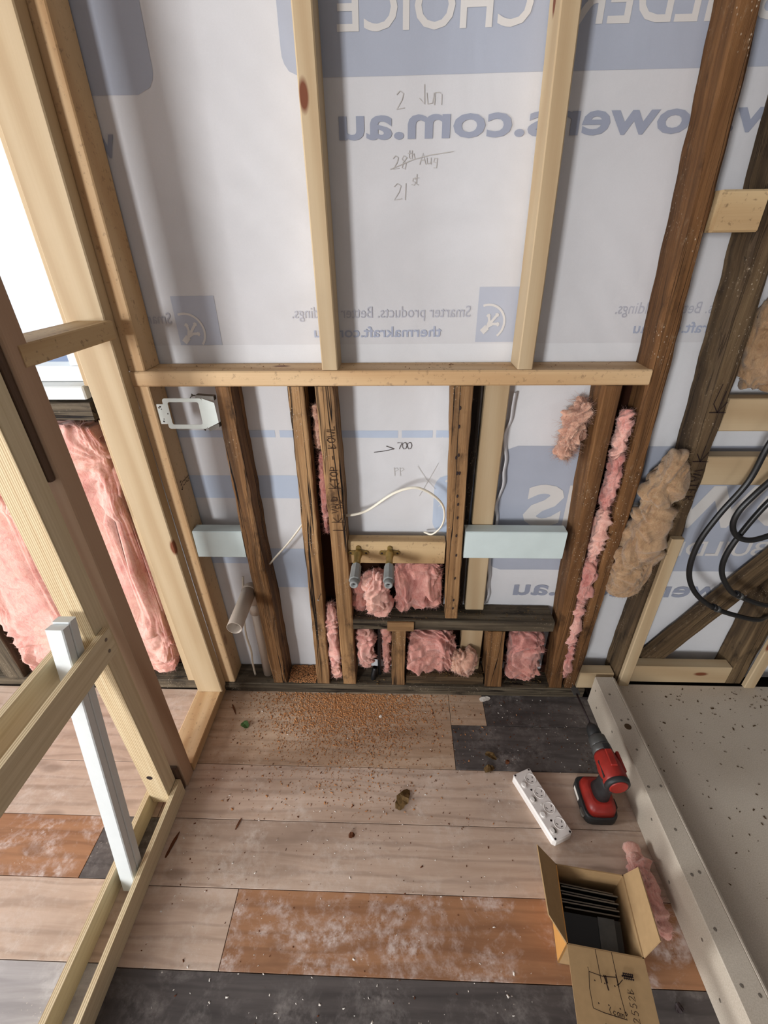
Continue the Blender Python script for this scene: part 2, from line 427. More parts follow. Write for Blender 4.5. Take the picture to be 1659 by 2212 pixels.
M['saw'] = plain('sawdust', rgb(176, 124, 82), 0.9, 0.1, vary=0.4, vscale=900)
M['chip'] = plain('plaster_chip', rgb(226, 218, 208), 0.8, 0.15)
M['leaf'] = plain('dead_leaf', rgb(94, 72, 42), 0.75, 0.2, vary=0.35, vscale=120)
M['splinter'] = plain('dark_splinter', rgb(96, 56, 34), 0.8, 0.15, vary=0.3)
M['green'] = plain('green_leaf', rgb(66, 92, 48), 0.6, 0.3, vary=0.3)
M['dirt'] = plain('brown_grit', rgb(88, 70, 52), 0.9, 0.1)
M['screw'] = plain('screw_head', rgb(128, 118, 106), 0.45, 0.4, metal=0.3)
M['roof'] = plain('blue_steel_roof', rgb(120, 140, 176), 0.5, 0.3)
M['pink'] = wool_mat('pink_glass_wool', rgb(228, 184, 170), rgb(212, 150, 138), rgb(180, 96, 92), rgb(226, 188, 164), 0.6)
M['pink_old'] = wool_mat('dusty_pink_glass_wool', rgb(214, 164, 152), rgb(190, 124, 114), rgb(132, 66, 62), rgb(184, 138, 112), 0.45)
M['pink_peach'] = wool_mat('peach_glass_wool', rgb(216, 176, 154), rgb(198, 148, 126), rgb(158, 102, 82), rgb(210, 178, 152), 0.5)
M['brown_wool'] = wool_mat('tan_glass_wool', rgb(180, 150, 116), rgb(150, 118, 86), rgb(94, 66, 45), rgb(172, 146, 116), 0.4)
M['f_tan'] = floorboard('floor_tan', rgb(198, 173, 154), rgb(178, 152, 132), rgb(128, 107, 92), rgb(216, 202, 190), 0.55)
M['f_brown'] = floorboard('floor_brown', rgb(188, 160, 135), rgb(168, 138, 112), rgb(124, 99, 79), rgb(210, 190, 170), 0.4)
M['f_orange'] = floorboard('floor_orange', rgb(168, 122, 88), rgb(146, 103, 73), rgb(112, 79, 58), rgb(214, 198, 190), 0.95, 0.9)
M['f_dark'] = floorboard('floor_charcoal', rgb(90, 83, 80), rgb(70, 64, 62), rgb(50, 45, 44), rgb(148, 140, 135), 0.55, 0.9)
M['f_grey'] = floorboard('floor_grey', rgb(176, 170, 168), rgb(152, 146, 144), rgb(116, 111, 111), rgb(206, 202, 200), 0.6, 0.7)

def ply_mat():
    t = NT('birch_ply', 0.6, 0.25); v = t.obj((1, 1, 1))
    f = t.noise(t.obj((120, 120, 3)), 1, 3)
    return t.col(t.ramp(f, [(0.3, rgb(202, 185, 150)), (0.7, rgb(220, 206, 174))])), t
M['ply'] = ply_mat()[0]
def plyedge_mat():
    t = NT('ply_edge_layers', 0.65, 0.25)
    wv = t.n('ShaderNodeTexWave', _wave_type='BANDS', _bands_direction='X', Vector=t.obj((1, 1, 1), rnd=False), Scale=62.0, Distortion=0.6, Detail=1.0)
    c = t.ramp(wv.outputs['Fac'], [(0.25, rgb(226, 208, 170)), (0.75, rgb(160, 132, 96))])
    f = t.noise(t.obj((150, 150, 4)), 1, 3)
    return t.col(t.mix(0.4, c, t.ramp(f, [(0.3, rgb(186, 158, 118)), (0.7, rgb(232, 214, 178))])))
M['plyedge'] = plyedge_mat()

def wrap_mat(name, base, amt):
    t = NT(name, 0.62, 0.22)
    n = t.noise(t.obj((1, 1, 1), rnd=False), 3.2, 4, 0.6, 0.6); f = t.noise(t.obj((1, 1, 1), rnd=False), 420, 2)
    cr = t.noise(t.obj((1.0, 1.0, 0.7), rnd=False), 4.5, 4, 0.5, 0.7)
    d = tuple(x*(1-amt) for x in base[:3])+(1,)
    c = t.mix(0.25, t.ramp(n, [(0.35, d), (0.65, base)]), t.ramp(f, [(0.3, d), (0.7, base)]))
    t.bump(t.math('ADD', t.math('MULTIPLY', cr, 1.0), t.math('MULTIPLY', f, 0.02)), 0.30, 0.012)
    return t.col(c)
M['wrap'] = wrap_mat('building_wrap', rgb(220, 220, 222), 0.10)
M['wrap_u'] = wrap_mat('building_wrap_lapped', rgb(211, 210, 212), 0.10)
M['print'] = wrap_mat('faint_blue_print', rgb(172, 177, 190), 0.09)
M['print_l'] = wrap_mat('faint_pale_blue_print', rgb(188, 200, 218), 0.06)
M['print_t'] = wrap_mat('faint_blue_lettering', rgb(154, 159, 175), 0.08)
M['print_g'] = wrap_mat('faint_grey_lettering', rgb(180, 180, 189), 0.05)
M['print_s'] = wrap_mat('faint_small_lettering', rgb(168, 174, 192), 0.05)
M['print_q'] = wrap_mat('faint_logo_blue', rgb(180, 184, 196), 0.05)
M['print_w'] = wrap_mat('reversed_white_lettering', rgb(212, 208, 204), 0.05)

def cement_mat():
    t = NT('fibre_cement', 0.85, 0.15)
    n = t.noise(t.obj((1, 1, 1)), 3.5, 5, 0.6); f = t.noise(t.obj((1, 1, 1)), 300, 3, 0.7)
    c = t.ramp(n, [(0.3, rgb(184, 170, 152)), (0.7, rgb(202, 190, 174))])
    c = t.mix(0.35, c, t.ramp(f, [(0.35, rgb(160, 146, 128)), (0.65, rgb(214, 202, 186))]))
    t.bump(f, 0.12, 0.001)
    return t.col(c)
M['cement'] = cement_mat()
def glass_mat():
    t = NT('window_glass', 0.05, 0.5); out = t.t.nodes['Material Output']
    tr = t.n('ShaderNodeBsdfTransparent'); gl = t.n('ShaderNodeBsdfGlossy', Roughness=0.02)
    mx = t.n('ShaderNodeMixShader', Fac=0.06, i1=tr.outputs[0], i2=gl.outputs[0]); t.t.links.new(mx.outputs[0], out.inputs[0])
    return t.m
M['glass'] = glass_mat()

# ================================================================== THE SETTING
# ---- floor
floor = struct(box('floor', -4.5, 0.80, -5.6, 0.2, -0.06, -0.0125, M['sub']), 'old floor of wide worn boards')
GAP = 0.0009
def board(x0, x1, y0, y1, mat, dz=0.0):
    o = box('floor_board', x0+GAP, x1-GAP, y0+GAP, y1-GAP, -0.012, 0.0+dz, mat, bev=0.0008); child(o, floor); return o
board(-4.5, -0.80, -0.322, -0.0, M['f_tan'])
board(-0.80, 0.2115, -0.322, -0.0, M['f_brown'])
board(0.2115, 0.352, -0.144, -0.0, M['f_brown'])
board(0.352, 0.80, -0.144, -0.0, M['f_dark'])
board(0.2115, 0.80, -0.322, -0.144, M['f_dark'])
board(-4.5, -0.80, -0.507, -0.322, M['f_tan']); board(-0.80, 0.80, -0.507, -0.322, M['f_tan'])
board(-4.5, -0.962, -0.680, -0.507, M['f_orange']); board(-0.962, -0.785, -0.680, -0.507, M['f_dark']); board(-0.785, 0.80, -0.693, -0.507, M['f_tan'])
board(-4.5, -0.785, -0.865, -0.680, M['f_tan']); board(-0.785, -0.467, -0.872, -0.693, M['f_tan']); board(-0.467, 0.80, -0.872, -0.693, M['f_orange'])
board(-4.5, -0.785, -1.055, -0.865, M['f_grey']); board(-0.785, 0.80, -1.055, -0.872, M['f_dark'])
yy = -1.055; k = 0
cyc = ['f_tan', 'f_brown', 'f_orange', 'f_tan', 'f_grey']
while yy > -5.5:
    y2 = max(yy-0.184, -5.6); sx = -0.6+((k*0.37) % 0.9)
    board(-4.5, sx, y2, yy, M[cyc[k % 5]]); board(sx, 0.80, y2, yy, M[cyc[(k+2) % 5]]); yy = y2; k += 1
struct(box('floor_under_shower', 0.80, 2.5, -5.6, 0.2, -0.06, -0.001, M['sub']), 'floor beside and under the shower base')
# ---- room shell (light bounces off it; outside this frame)
struct(box('ceiling', -4.6, 2.6, -5.7, 0.2, 2.62, 2.70, M['shell']), 'plasterboard ceiling')
struct(box('wall_right', 2.5, 2.6, -5.7, 0.2, 0, 2.62, M['shell_dark']), 'right hand wall of the room')
def wall_with_hole(name, axis, at, t, a0, a1, h0, h1, mat, lab):
    """wall across 'axis' with one or more openings: h0/h1 lists of (a, b, z0, z1)"""
    holes = sorted(h0); parts = []; cur = a0
    for (a, b, z0, z1) in holes:
        parts.append((cur, a, 0, 2.62)); 
        if z0 > 0: parts.append((a, b, 0, z0))
        parts.append((a, b, z1, 2.62)); cur = b
    parts.append((cur, a1, 0, 2.62))
    bm = bmesh.new()
    for (a, b, z0, z1) in parts:
        if b-a < 1e-4: continue
        lo = (a, at, z0) if axis == 'x' else (at, a, z0); hi = (b, at+t, z1) if axis == 'x' else (at+t, b, z1)
        r = bmesh.ops.create_cube(bm, size=1.0)['verts']
        for v in r:
            v.co = Vector((lo[i]+(hi[i]-lo[i])*(v.co[i]+0.5) for i in range(3)))
    o = bm_obj(name, bm, mat); return struct(o, lab)
wall_with_hole('wall_front', 'x', -5.7, 0.1, -4.6, 2.6, [(-3.5, -2.5, 1.0, 2.3), (1.15, 1.95, 0.3, 2.3)], None, M['shell'], 'wall behind the viewer with window and door openings')
wall_with_hole('wall_left', 'y', -4.6, 0.1, -5.7, 0.2, [(-1.9, -0.8, 0.95, 2.05)], None, M['shell'], 'left wall with window opening')

# ---- back wall: printed building wrap in front of the cladding
WY = 0.10
def wr(x, z):
    v = Vector((x*2.4, z*1.5, 0.3)); k = MN.noise(v)*0.0045+MN.noise(Vector((x*6+z*3.5, z*2.6-x*2, 2.0)))*0.0022
    for (cx, cz, rx, rz, a) in ((0.60, 1.45, 0.14, 0.25, 0.0025), (0.14, 0.98, 0.09, 0.16, 0.0025), (-0.40, 1.75, 0.2, 0.4, 0.0015)):
        e = ((x-cx)/rx)**2+((z-cz)/rz)**2
        if e < 4: k += a*math.exp(-e)*math.sin((x+z*0.9)*60)
    return k
def wrap_grid(name, x0, x1, z0, z1, mat, off, step=0.02, parent=None, shape=None):
    nx = max(2, int((x1-x0)/step)); nz = max(2, int((z1-z0)/step)); V = []; F = []
    for i in range(nz+1):
        z = z0+(z1-z0)*i/nz; a, b = shape(z) if shape else (x0, x1)
        for j in range(nx+1):
            x = a+(b-a)*j/nx; V.append((x, WY-wr(x, z)-off, z))
    for i in range(nz):
        for j in range(nx):
            p = i*(nx+1)+j; F.append((p, p+1, p+nx+2, p+nx+1))
    o = mesh_obj(name, V, F, mat, None, smooth=True)
    if parent: child(o, parent)
    return o
wall = struct(wrap_grid('wall_back', -0.90, 2.5, 0.02, 2.62, M['wrap'], 0.0, 0.025), 'white building wrap with faint blue reversed print across the back wall')
clad = wall_with_hole('wall_back_cladding', 'x', 0.125, 0.03, -4.6, 2.6, [(-1.85, -0.925, 1.33, 2.35)], None, M['shell_dark'], 'outside cladding behind the wrap')
# upper sheet laps over the lower one
lap = wrap_grid('wrap_lap', -0.90, 2.5, 1.392, 2.62, M['wrap_u'], 0.0008, 0.025, wall)
OFF0 = 0.0016
def rounded_panel(x0, x1, z0, z1, r, mat, off, cl=True, cr=True):
    def sh(z):
        d = 0
        for e in (z-z0, z1-z):
            if e < r: d = max(d, r-math.sqrt(max(0, r*r-(r-e)**2)))
        return (x0+(d if cl else 0), x1-(d if cr else 0))
    return wrap_grid('printed_panel', x0, x1, z0, z1, mat, off, 0.012, wall, sh)
rounded_panel(-0.268, 1.9, 1.966, 2.50, 0.045, M['print'], OFF0, True, False)
rounded_panel(-0.90, -0.562, 1.944, 2.48, 0.045, M['print'], OFF0, False, True)
rounded_panel(0.335, 2.3, 0.585, 1.079, 0.045, M['print'], 0.0008, True, False)
for x0, x1, z0, z1, m_ in ((-0.80, -0.40, 1.107, 1.131, 'print_l'), (-0.385, -0.22, 1.107, 1.131, 'print_l'), (-0.20, -0.005, 1.107, 1.131, 'print_l'), (0.007, 0.105, 1.107, 1.131, 'print_l'), (0.116, 0.30, 1.107, 1.131, 'print_l'),
                           (-0.80, -0.26, 0.884, 0.971, 'print_l'), (-0.50, -0.26, 0.488, 0.672, 'print_l'), (-0.80, -0.53, 0.600, 0.690, 'print_l')):
    wrap_grid('printed_band', x0, x1, z0, z1, M[m_], 0.0008, 0.02, wall)
rounded_panel(0.118, 0.34, 0.745, 0.978, 0.05, M['print_l'], 0.0008, True, False)
# ---- print lettering, seen through the wrap and so mirrored
_tc = {}
def text_mesh(body, bold):
    k_ = (body, bold)
    if k_ not in _tc:
        cu = bpy.data.curves.new('t', 'FONT'); cu.body = body; cu.offset = bold; cu.resolution_u = 3
        o = bpy.data.objects.new('t', cu); COL.objects.link(o); bpy.context.view_layer.update()
        me = bpy.data.meshes.new_from_object(o.evaluated_get(bpy.context.evaluated_depsgraph_get()))
        _tc[k_] = ([(v.co.x, v.co.y) for v in me.vertices], [tuple(p.vertices) for p in me.polygons])
        bpy.data.objects.remove(o); bpy.data.curves.remove(cu); bpy.data.meshes.remove(me)
    return _tc[k_]
def wrap_print(body, xl, xr, ref, z0, sz, mat, bold=0.0, off=0.003):
    """mirrored lettering; the tail 'ref' of body spans xl..xr, sz = size of one em"""
    V, F = text_mesh(body, bold); R, _ = text_mesh(ref, bold)
    w_ = max(v[0] for v in R)-min(v[0] for v in R); s = (xr-xl)/w_; mx = max(v[0] for v in V)
    P = [(xl+(mx-x)*s, z0+y*sz) for x, y in V]
    o = mesh_obj('printed_lettering', [(x, WY-wr(x, z)-off, z) for x, z in P], [tuple(reversed(f)) for f in F], mat)
    child(o, wall); o['label'] = 'faint mirrored print lettering'; return o
wrap_print('BUILDERS CHOICE', -0.141, 0.622, 'LDERS CHOICE', 2.040, 0.105, M['print_w'], 0.012, 0.0030)
wrap_print('www.bowens.com.au', -0.147, 0.661, 'owens.com.au', 1.856, 0.088, M['print_t'], 0.022, 0.0030)
wrap_print('w', -0.752, -0.688, 'w', 1.832, 0.088, M['print_t'], 0.022, 0.0030)
wrap_print('Smarter products. Better buildings.', -0.305, 0.194, 'Smarter products. Better buildings.', 1.463, 0.042, M['print_g'], 0.0, 0.0030)
wrap_print('thermakraft.com.au', -0.246, 0.117, 'thermakraft.com.au', 1.412, 0.040, M['print_s'], 0.012, 0.0030)
wrap_print('Smar', -0.721, -0.651, 'Smar', 1.452, 0.042, M['print_g'], 0.0, 0.0030)
wrap_print('Smarter products. Better buildings.', 0.588, 1.09, 'Smarter products. Better buildings.', 1.468, 0.042, M['print_g'], 0.0, 0.0030)
wrap_print('thermakraft.com.au', 0.650, 1.01, 'thermakraft.com.au', 1.418, 0.040, M['print_s'], 0.012, 0.0030)
wrap_print('BOWENS', 0.430, 1.222, 'WENS', 0.785, 0.215, M['print_w'], 0.035, 0.0022)
wrap_print('BUILDERS CHOICE', 0.430, 1.097, 'DERS CHOICE', 0.658, 0.088, M['print_w'], 0.012, 0.0022)
wrap_print('www.bowens.com.au', 0.442, 1.30, 'owens.com.au', 0.463, 0.105, M['print_t'], 0.02, 0.0020)
def logo(x0, x1, z0, z1, cx, cz, r):
    wrap_grid('printed_logo', x0, x1, z0, z1, M['print_q'], 0.0018, 0.02, wall)
    def strip(P, wd):
        V = []; F = []
        for i, (x, z) in enumerate(P):
            a = Vector(P[max(i-1, 0)]); b = Vector(P[min(i+1, len(P)-1)]); t = (b-a).normalized(); n_ = Vector((-t.y, t.x))*wd/2*(1 if isinstance(wd, float) else 1)
            for s in (-1, 1):
                q = Vector((x, z))+n_*s; V.append((q.x, WY-wr(q.x, q.y)-0.0030, q.y))
        for i in range(len(P)-1): F.append((2*i, 2*i+2, 2*i+3, 2*i+1))
        o = mesh_obj('printed_logo_line', V, F, M['print_w']); child(o, wall)
    arc = [(cx+r*math.cos(math.radians(a)), cz+r*math.sin(math.radians(a))) for a in range(-50, 115, 8)]
    arc = [(x, z) for x, z in arc if x > x0 and z > z0]
    strip(arc, 0.006)
    b = (cx, cz-0.25*r)
    for ang, L in ((52, 0.95), (88, 0.72), (14, 0.72)):
        a = math.radians(ang); e = (b[0]+r*L*math.cos(a), b[1]+r*L*math.sin(a)); m_ = (b[0]+r*0.5*L*math.cos(a+0.25*(ang-52)/38*-1), b[1]+r*0.5*L*math.sin(a+0.25*(ang-52)/38*-1))
        strip([b, m_, e], 0.007)
        for da in (2.5, -2.5): strip([e, (e[0]+0.16*r*math.cos(a+da), e[1]+0.16*r*math.sin(a+da))], 0.005)
    strip([(b[0]-0.3*r, b[1]-0.3*r), b], 0.016)
logo(-0.640, -0.518, 1.393, 1.523, -0.612, 1.428, 0.050)
logo(0.214, 0.327, 1.396, 1.538, 0.244, 1.448, 0.046)
# ---- stroke handwriting
G = {'0': [[(.5, 1), (.1, .8), (.05, .4), (.3, 0), (.7, .05), (.9, .5), (.75, .9), (.5, 1)]], '1': [[(.5, 1), (.45, 0)]], '2': [[(.1, .8), (.4, 1), (.75, .85), (.6, .5), (.1, 0), (.85, .08)]],
     '4': [[(.6, 1), (.1, .4), (.9, .4)], [(.7, .7), (.6, 0)]], '5': [[(.85, 1), (.3, 1), (.2, .6), (.6, .6), (.8, .3), (.5, 0), (.1, .1)]], '7': [[(.05, .95), (.9, 1), (.4, 0)]], '8': [[(.8, .85), (.4, 1), (.2, .75), (.7, .4), (.6, 0), (.2, .1), (.35, .5), (.8, .85)]],
     '9': [[(.8, .8), (.4, 1), (.2, .7), (.5, .5), (.8, .8), (.65, 0)]], 'A': [[(0, 0), (.45, 1), (.9, 0)], [(.2, .4), (.7, .4)]], 'B': [[(.1, 0), (.1, 1), (.7, .85), (.15, .55), (.8, .25), (.1, 0)]], 'D': [[(.1, 0), (.15, 1), (.8, .6), (.7, .15), (.1, 0)]],
     'E': [[(.8, 1), (.1, 1), (.1, 0), (.8, 0)], [(.1, .5), (.6, .5)]], 'J': [[(.55, 1), (.6, .05), (.15, .35)]], 'L': [[(.2, 1), (.15, 0), (.8, .05)]], 'N': [[(.1, 0), (.15, 1), (.75, 0), (.85, 1)]], 'O': [[(.5, 1), (.1, .7), (.15, .2), (.55, 0), (.9, .4), (.8, .85), (.5, 1)]],
     'P': [[(.15, 0), (.15, 1), (.8, .8), (.7, .5), (.15, .5)]], 'R': [[(.15, 0), (.15, 1), (.8, .8), (.6, .5), (.15, .5), (.85, 0)]], 'T': [[(0, 1), (.9, 1)], [(.45, 1), (.45, 0)]], 'U': [[(.1, 1), (.15, .2), (.5, 0), (.8, .2), (.85, 1)]], 'V': [[(0, 1), (.4, 0), (.85, 1)]],
     'W': [[(0, 1), (.25, 0), (.5, .7), (.7, 0), (1, 1)]], 'u': [[(.1, .6), (.2, .05), (.6, .1), (.7, .6), (.75, 0)]], 'n': [[(.1, 0), (.15, .6), (.5, .6), (.7, .5), (.7, 0)]], 'g': [[(.7, .5), (.3, .55), (.15, .2), (.65, .15), (.7, .55), (.6, -.3), (.2, -.3)]],
     't': [[(.45, 1), (.4, .1), (.7, 0)], [(.1, .65), (.75, .65)]], 'h': [[(.15, 1), (.15, 0)], [(.15, .4), (.5, .6), (.7, 0)]], 's': [[(.7, .55), (.3, .6), (.25, .35), (.65, .25), (.5, 0), (.1, .05)]], 'p': [[(.2, .65), (.3, -.4)], [(.2, .45), (.6, .6), (.8, .35), (.3, .15)]],
     '(': [[(.6, 1.05), (.25, .5), (.6, -.05)]], 'c': [[(.8, .5), (.4, .6), (.15, .3), (.4, 0), (.8, .1)]], 'o': [[(.5, .6), (.15, .4), (.3, 0), (.75, .1), (.8, .5), (.5, .6)]], 'm': [[(.05, 0), (.1, .6), (.4, .5), (.45, 0), (.5, .5), (.85, .5), (.9, 0)]], '?': [[(.15, .8), (.5, 1), (.8, .75), (.45, .4)], [(.45, .1), (.45, .02)]],
     '-': [[(.1, .45), (.8, .5)]], 'C': [[(.85, .85), (.4, 1), (.1, .5), (.4, 0), (.85, .15)]], 'K': [[(.1, 1), (.1, 0)], [(.8, 1), (.15, .5), (.85, 0)]], ' ': []}
def strokes(txt, h, adv=0.85, asp=0.75):
    out = []; x = 0
    for ch in txt:
        for s in G[ch]: out.append([(x+a*h*asp, b*h) for a, b in s])
        x += h*adv
    return out
def ink(name, lines, to3d, wd, mat, parent):
    """flat pen strokes; to3d maps a 2-D writing point to the surface"""
    V = []; F = []
    for P in lines:
        b0 = len(V); Q = [Vector(p) for p in P]
        for i, p in enumerate(Q):
            t = (Q[min(i+1, len(Q)-1)]-Q[max(i-1, 0)]); t = t.normalized() if t.length > 1e-9 else Vector((1, 0)); n_ = Vector((-t.y, t.x))*wd/2
            V += [to3d(*(p-n_)), to3d(*(p+n_))]
        for i in range(len(Q)-1): F.append((b0+2*i, b0+2*i+2, b0+2*i+3, b0+2*i+1))
    o = mesh_obj(name, V, F, mat); o['kind'] = 'stuff'
    if parent: child(o, parent)
    return o
def on_wrap(x0, z0): return lambda a, b: (x0+a, WY-wr(x0+a, z0+b)-0.0036, z0+b)
ink('pencil_note', strokes('2', 0.032)+[[(p[0]+0.05, p[1]+0.006) for p in s] for s in strokes('Jun', 0.036, 0.5)], on_wrap(-0.014, 1.908), 0.0016, M['pencil'], wall)
ink('pencil_note', strokes('28', 0.026, 0.75)+[[(p[0]+0.036, p[1]+0.020) for p in s] for s in strokes('th', 0.016, 0.6)]+[[(p[0]+0.066, p[1]+0.008) for p in s] for s in strokes('Aug', 0.022, 0.7)]+[[(-0.005, 0.0), (0.05, 0.018), (0.09, 0.026), (0.145, 0.032)]], on_wrap(-0.022, 1.797), 0.0016, M['pencil'], wall)
ink('pencil_note', strokes('21', 0.034, 0.55)+[[(p[0]+0.044, p[1]+0.03) for p in s] for s in strokes('st', 0.022, 0.3)], on_wrap(-0.020, 1.735), 0.0016, M['pencil'], wall)
ink('pen_note', strokes('700', 0.022, 0.72, 0.8), on_wrap(-0.008, 1.070), 0.0018, M['marker'], wall)
ink('pen_arrow', [[(0, 0), (0.03, 0.004), (0.066, 0.012)], [(0.040, 0.022), (0.066, 0.012)]], on_wrap(-0.083, 1.058), 0.0018, M['marker'], wall)
ink('pencil_cross', [[(0, 0), (0.03, -0.048), (0.062, -0.085)], [(0.067, 0.010), (0.036, -0.055), (0.008, -0.112)]], on_wrap(0.060, 1.010), 0.0014, M['pencil'], wall)
ink('pencil_note', strokes('pp', 0.03, 0.62), on_wrap(-0.022, 0.985), 0.0014, M['pencil'], wall)

fold = [(0.340+0.006*math.sin(k*1.1)+0.004*math.sin(k*2.3), 0.086+0.004*math.sin(k*0.9), 0.43+0.0435*k) for k in range(20)]
child(tube('wrap_fold', catmull(fold, 3), 0.010, M['wrap'], None, 10, True, 0.35), wall)
# ---- window in the back wall beyond the partition
win = struct(empty('window_1', (-1.4, 0.06, 1.3)), 'white framed window with bright daylight')
box('window_sill', -1.90, -0.905, -0.005, 0.125, 1.263, 1.300, M['white_paint'], win, 0.004)
box('frame_rail', -1.86, -0.915, 0.05, 0.115, 1.302, 1.345, M['upvc'], win, 0.003)
box('frame_rail', -1.86, -0.915, 0.05, 0.115, 2.30, 2.345, M['upvc'], win, 0.003)
box('frame_stile', -0.96, -0.915, 0.05, 0.115, 1.347, 2.298, M['upvc'], win, 0.003)
box('frame_stile', -1.86, -1.815, 0.05, 0.115, 1.347, 2.298, M['upvc'], win, 0.003)
box('pane', -1.813, -0.962, 0.085, 0.089, 1.348, 2.297, M['glass'], win)
struct(box('wall_back_header', -4.5, -0.92, 0.0, 0.12, 2.36, 2.62, M['shell_dark']), 'framing above the window')
struct(box('wall_back_side', -4.5, -1.88, 0.0, 0.12, 1.26, 2.358, M['shell_dark']), 'framing left of the window')
struct(box('wall_back_lower', -4.5, -0.905, 0.102, 0.122, 0.0, 1.26, M['cavity_shade']), 'added dark sheet for the cavity shade below the window')  # dark sheet paints the shade behind the window batts
rf = empty('neighbour_roof', (-3.3, 3.2, 0.3), 'blue corrugated steel roof seen through the window', 'roof')
V = []; F = []
for i in range(81):
    x = -6+i*0.0625; z = 0.018*math.sin(i*PI/2)
    V += [(x, 2.6, 0.62+z), (x, 4.2, 0.62+z-0.05)]
for i in range(80): F.append((2*i, 2*i+2, 2*i+3, 2*i+1))
child(mesh_obj('roof_sheet', V, F, M['roof']), rf)

# ---- shower base (raised) and hob on the right
shower = tag(box('shower_tray', 0.868, 2.5, -3.0, -0.012, 0.0, 0.096, M['cement'], bev=0.001), 'raised grey fibre cement shower base on the right, flecked with dirt', 'shower base')
hob = empty('shower_hob', (0.82, -0.5, 0), 'pale fibre cement hob edging the raised shower base', 'hob')
box('hob_core', 0.792, 0.848, -2.6, -0.020, 0.001, 0.136, M['pine'], hob)
box('side_sheet', 0.785, 0.791, -2.6, -0.018, 0.001, 0.137, M['cement'], hob, 0.0008)
box('top_sheet', 0.785, 0.849, -2.6, -0.018, 0.1375, 0.1435, M['cement'], hob, 0.0008)
box('inner_sheet', 0.850, 0.856, -2.6, -0.018, 0.001, 0.1445, M['cement'], hob, 0.0008)
box('inner_sheet', 0.8575, 0.8635, -2.6, -0.018, 0.001, 0.139, M['cement'], hob, 0.0008)
rs = random.Random(5)
sme = None
for i in range(11):
    y = -0.10-i*0.115
    for dx in ((0.0, 0.022) if i % 2 else (0.004,)):
        if sme is None:
            s = lathe('screw', [(0, 0.0042), (0.0008, 0.0042), (0.001, 0.003)], (0.81, y, 0.1433), (0, 0, 1), M['screw'], hob, 10); sme = s.data
        else:
            s = bpy.data.objects.new('screw', sme); link(s); s.location = (0.805+dx+rs.uniform(-0.008, 0.012), y+rs.uniform(-0.01, 0.01), 0.1433); child(s, hob)
for (y, z) in ((-0.05, 0.10), (-0.09, 0.05), (-0.22, 0.09), (-0.36, 0.06), (-0.52, 0.10), (-0.66, 0.045), (-0.8, 0.09), (-0.9, 0.05)):
    s = bpy.data.objects.new('screw', sme); link(s); s.rotation_euler = (0, -PI/2, 0); s.location = (0.7853, y, z); child(s, hob)
kn = lathe('knot_hole', [(0, 0.012), (0.0006, 0.012), (0.0007, 0.007)], (0.822, -0.235, 0.1434), (0, 0, 1), M['dirt'], hob, 14)

# ================================================================== TIMBERS OF THE BACK WALL
T = 'framing the back wall'
# -- new work above the horizontal plate
tag(hrail('wall_plate', -0.757, 0.680, -0.006, 0.098, 1.299, 1.341, M['pine_warm'], bev=0.004), 'long horizontal pine plate crossing the wall above the old studs', 'timber')
tag(vstud('wall_stud', [(1.342, -0.762, -0.714), (1.75, -0.762, -0.714), (2.615, -0.752, -0.704)], 0.0, 0.092, M['pine_warm']), 'pine stud standing on the plate beside the partition', 'stud')
tag(vstud('wall_stud', [(1.342, -0.215, -0.171), (1.76, -0.218, -0.175), (2.615, -0.224, -0.181)], 0.0, 0.092, M['pine']), 'pale pine stud standing on the plate, between the two printed logos', 'stud')
tag(vstud('wall_stud', [(1.342, 0.320, 0.361), (1.75, 0.316, 0.357), (2.615, 0.283, 0.327)], 0.0, 0.092, M['pine']), 'pale pine stud with a knot standing on the plate, right of the printed web address', 'stud')
# -- old and new timber below the plate
tag(vstud('wall_stud', [(0.052, -0.735, -0.689), (0.70, -0.752, -0.706), (1.298, -0.762, -0.716)], 0.0, 0.092, M['pine_warm']), 'pine stud with a small ink stamp, under the left end of the plate', 'stud')
tag(vstud('wall_stud', [(0.052, -0.524, -0.466), (0.80, -0.532, -0.476), (1.297, -0.527, -0.482)], 0.0, 0.098, M['old'], 0.004), 'dark old stud beside the grey waste pipe, carrying the switch bracket', 'stud')
s2a = tag(vstud('wall_stud', [(0.052, -0.340, -0.287), (0.79, -0.324, -0.275), (1.297, -0.319, -0.272)], 0.0, 0.070, M['old_light'], 0.003), 'weathered tan stud left of the debris-filled gap', 'stud')
s2b = tag(vstud('wall_stud', [(0.052, -0.229, -0.175), (0.79, -0.233, -0.178), (1.297, -0.240, -0.187)], 0.0, 0.098, M['old_light'], 0.003), 'weathered tan stud with pencilled TOP BOWL note', 'stud')
tag(vstud('wall_stud', [(0.428, 0.176, 0.221), (0.794, 0.161, 0.214), (1.297, 0.144, 0.204)], 0.0, 0.048, M['old_light'], 0.0025), 'tan stud with a row of nail holes, right of the tap fittings', 'stud')
tag(vstud('wall_stud', [(0.428, 0.185, 0.243), (0.794, 0.182, 0.240), (1.297, 0.178, 0.236)], 0.0505, 0.096, M['blackened'], 0.003), 'dark brown old stud behind the nail-holed stud', 'stud')
tag(vstud('wall_stud', [(0.428, 0.256, 0.326), (0.85, 0.250, 0.320), (1.297, 0.249, 0.319)], 0.05, 0.093, M['pine']), 'pale new stud beside the large printed letter, behind the painted block', 'stud')
tag(vstud('wall_stud', [(0.099, 0.253, 0.337), (0.22, 0.253, 0.337), (0.355, 0.253, 0.337)], 0.05, 0.092, M['pine']), 'short pale stud end below the low plate', 'stud')
tag(vstud('wall_stud', [(0.052, 0.626, 0.676), (0.60, 0.594, 0.640), (1.297, 0.566, 0.614)], 0.0, 0.098, M['old_red'], 0.003), 'red-brown stud left of the pink-stuffed gap', 'stud')
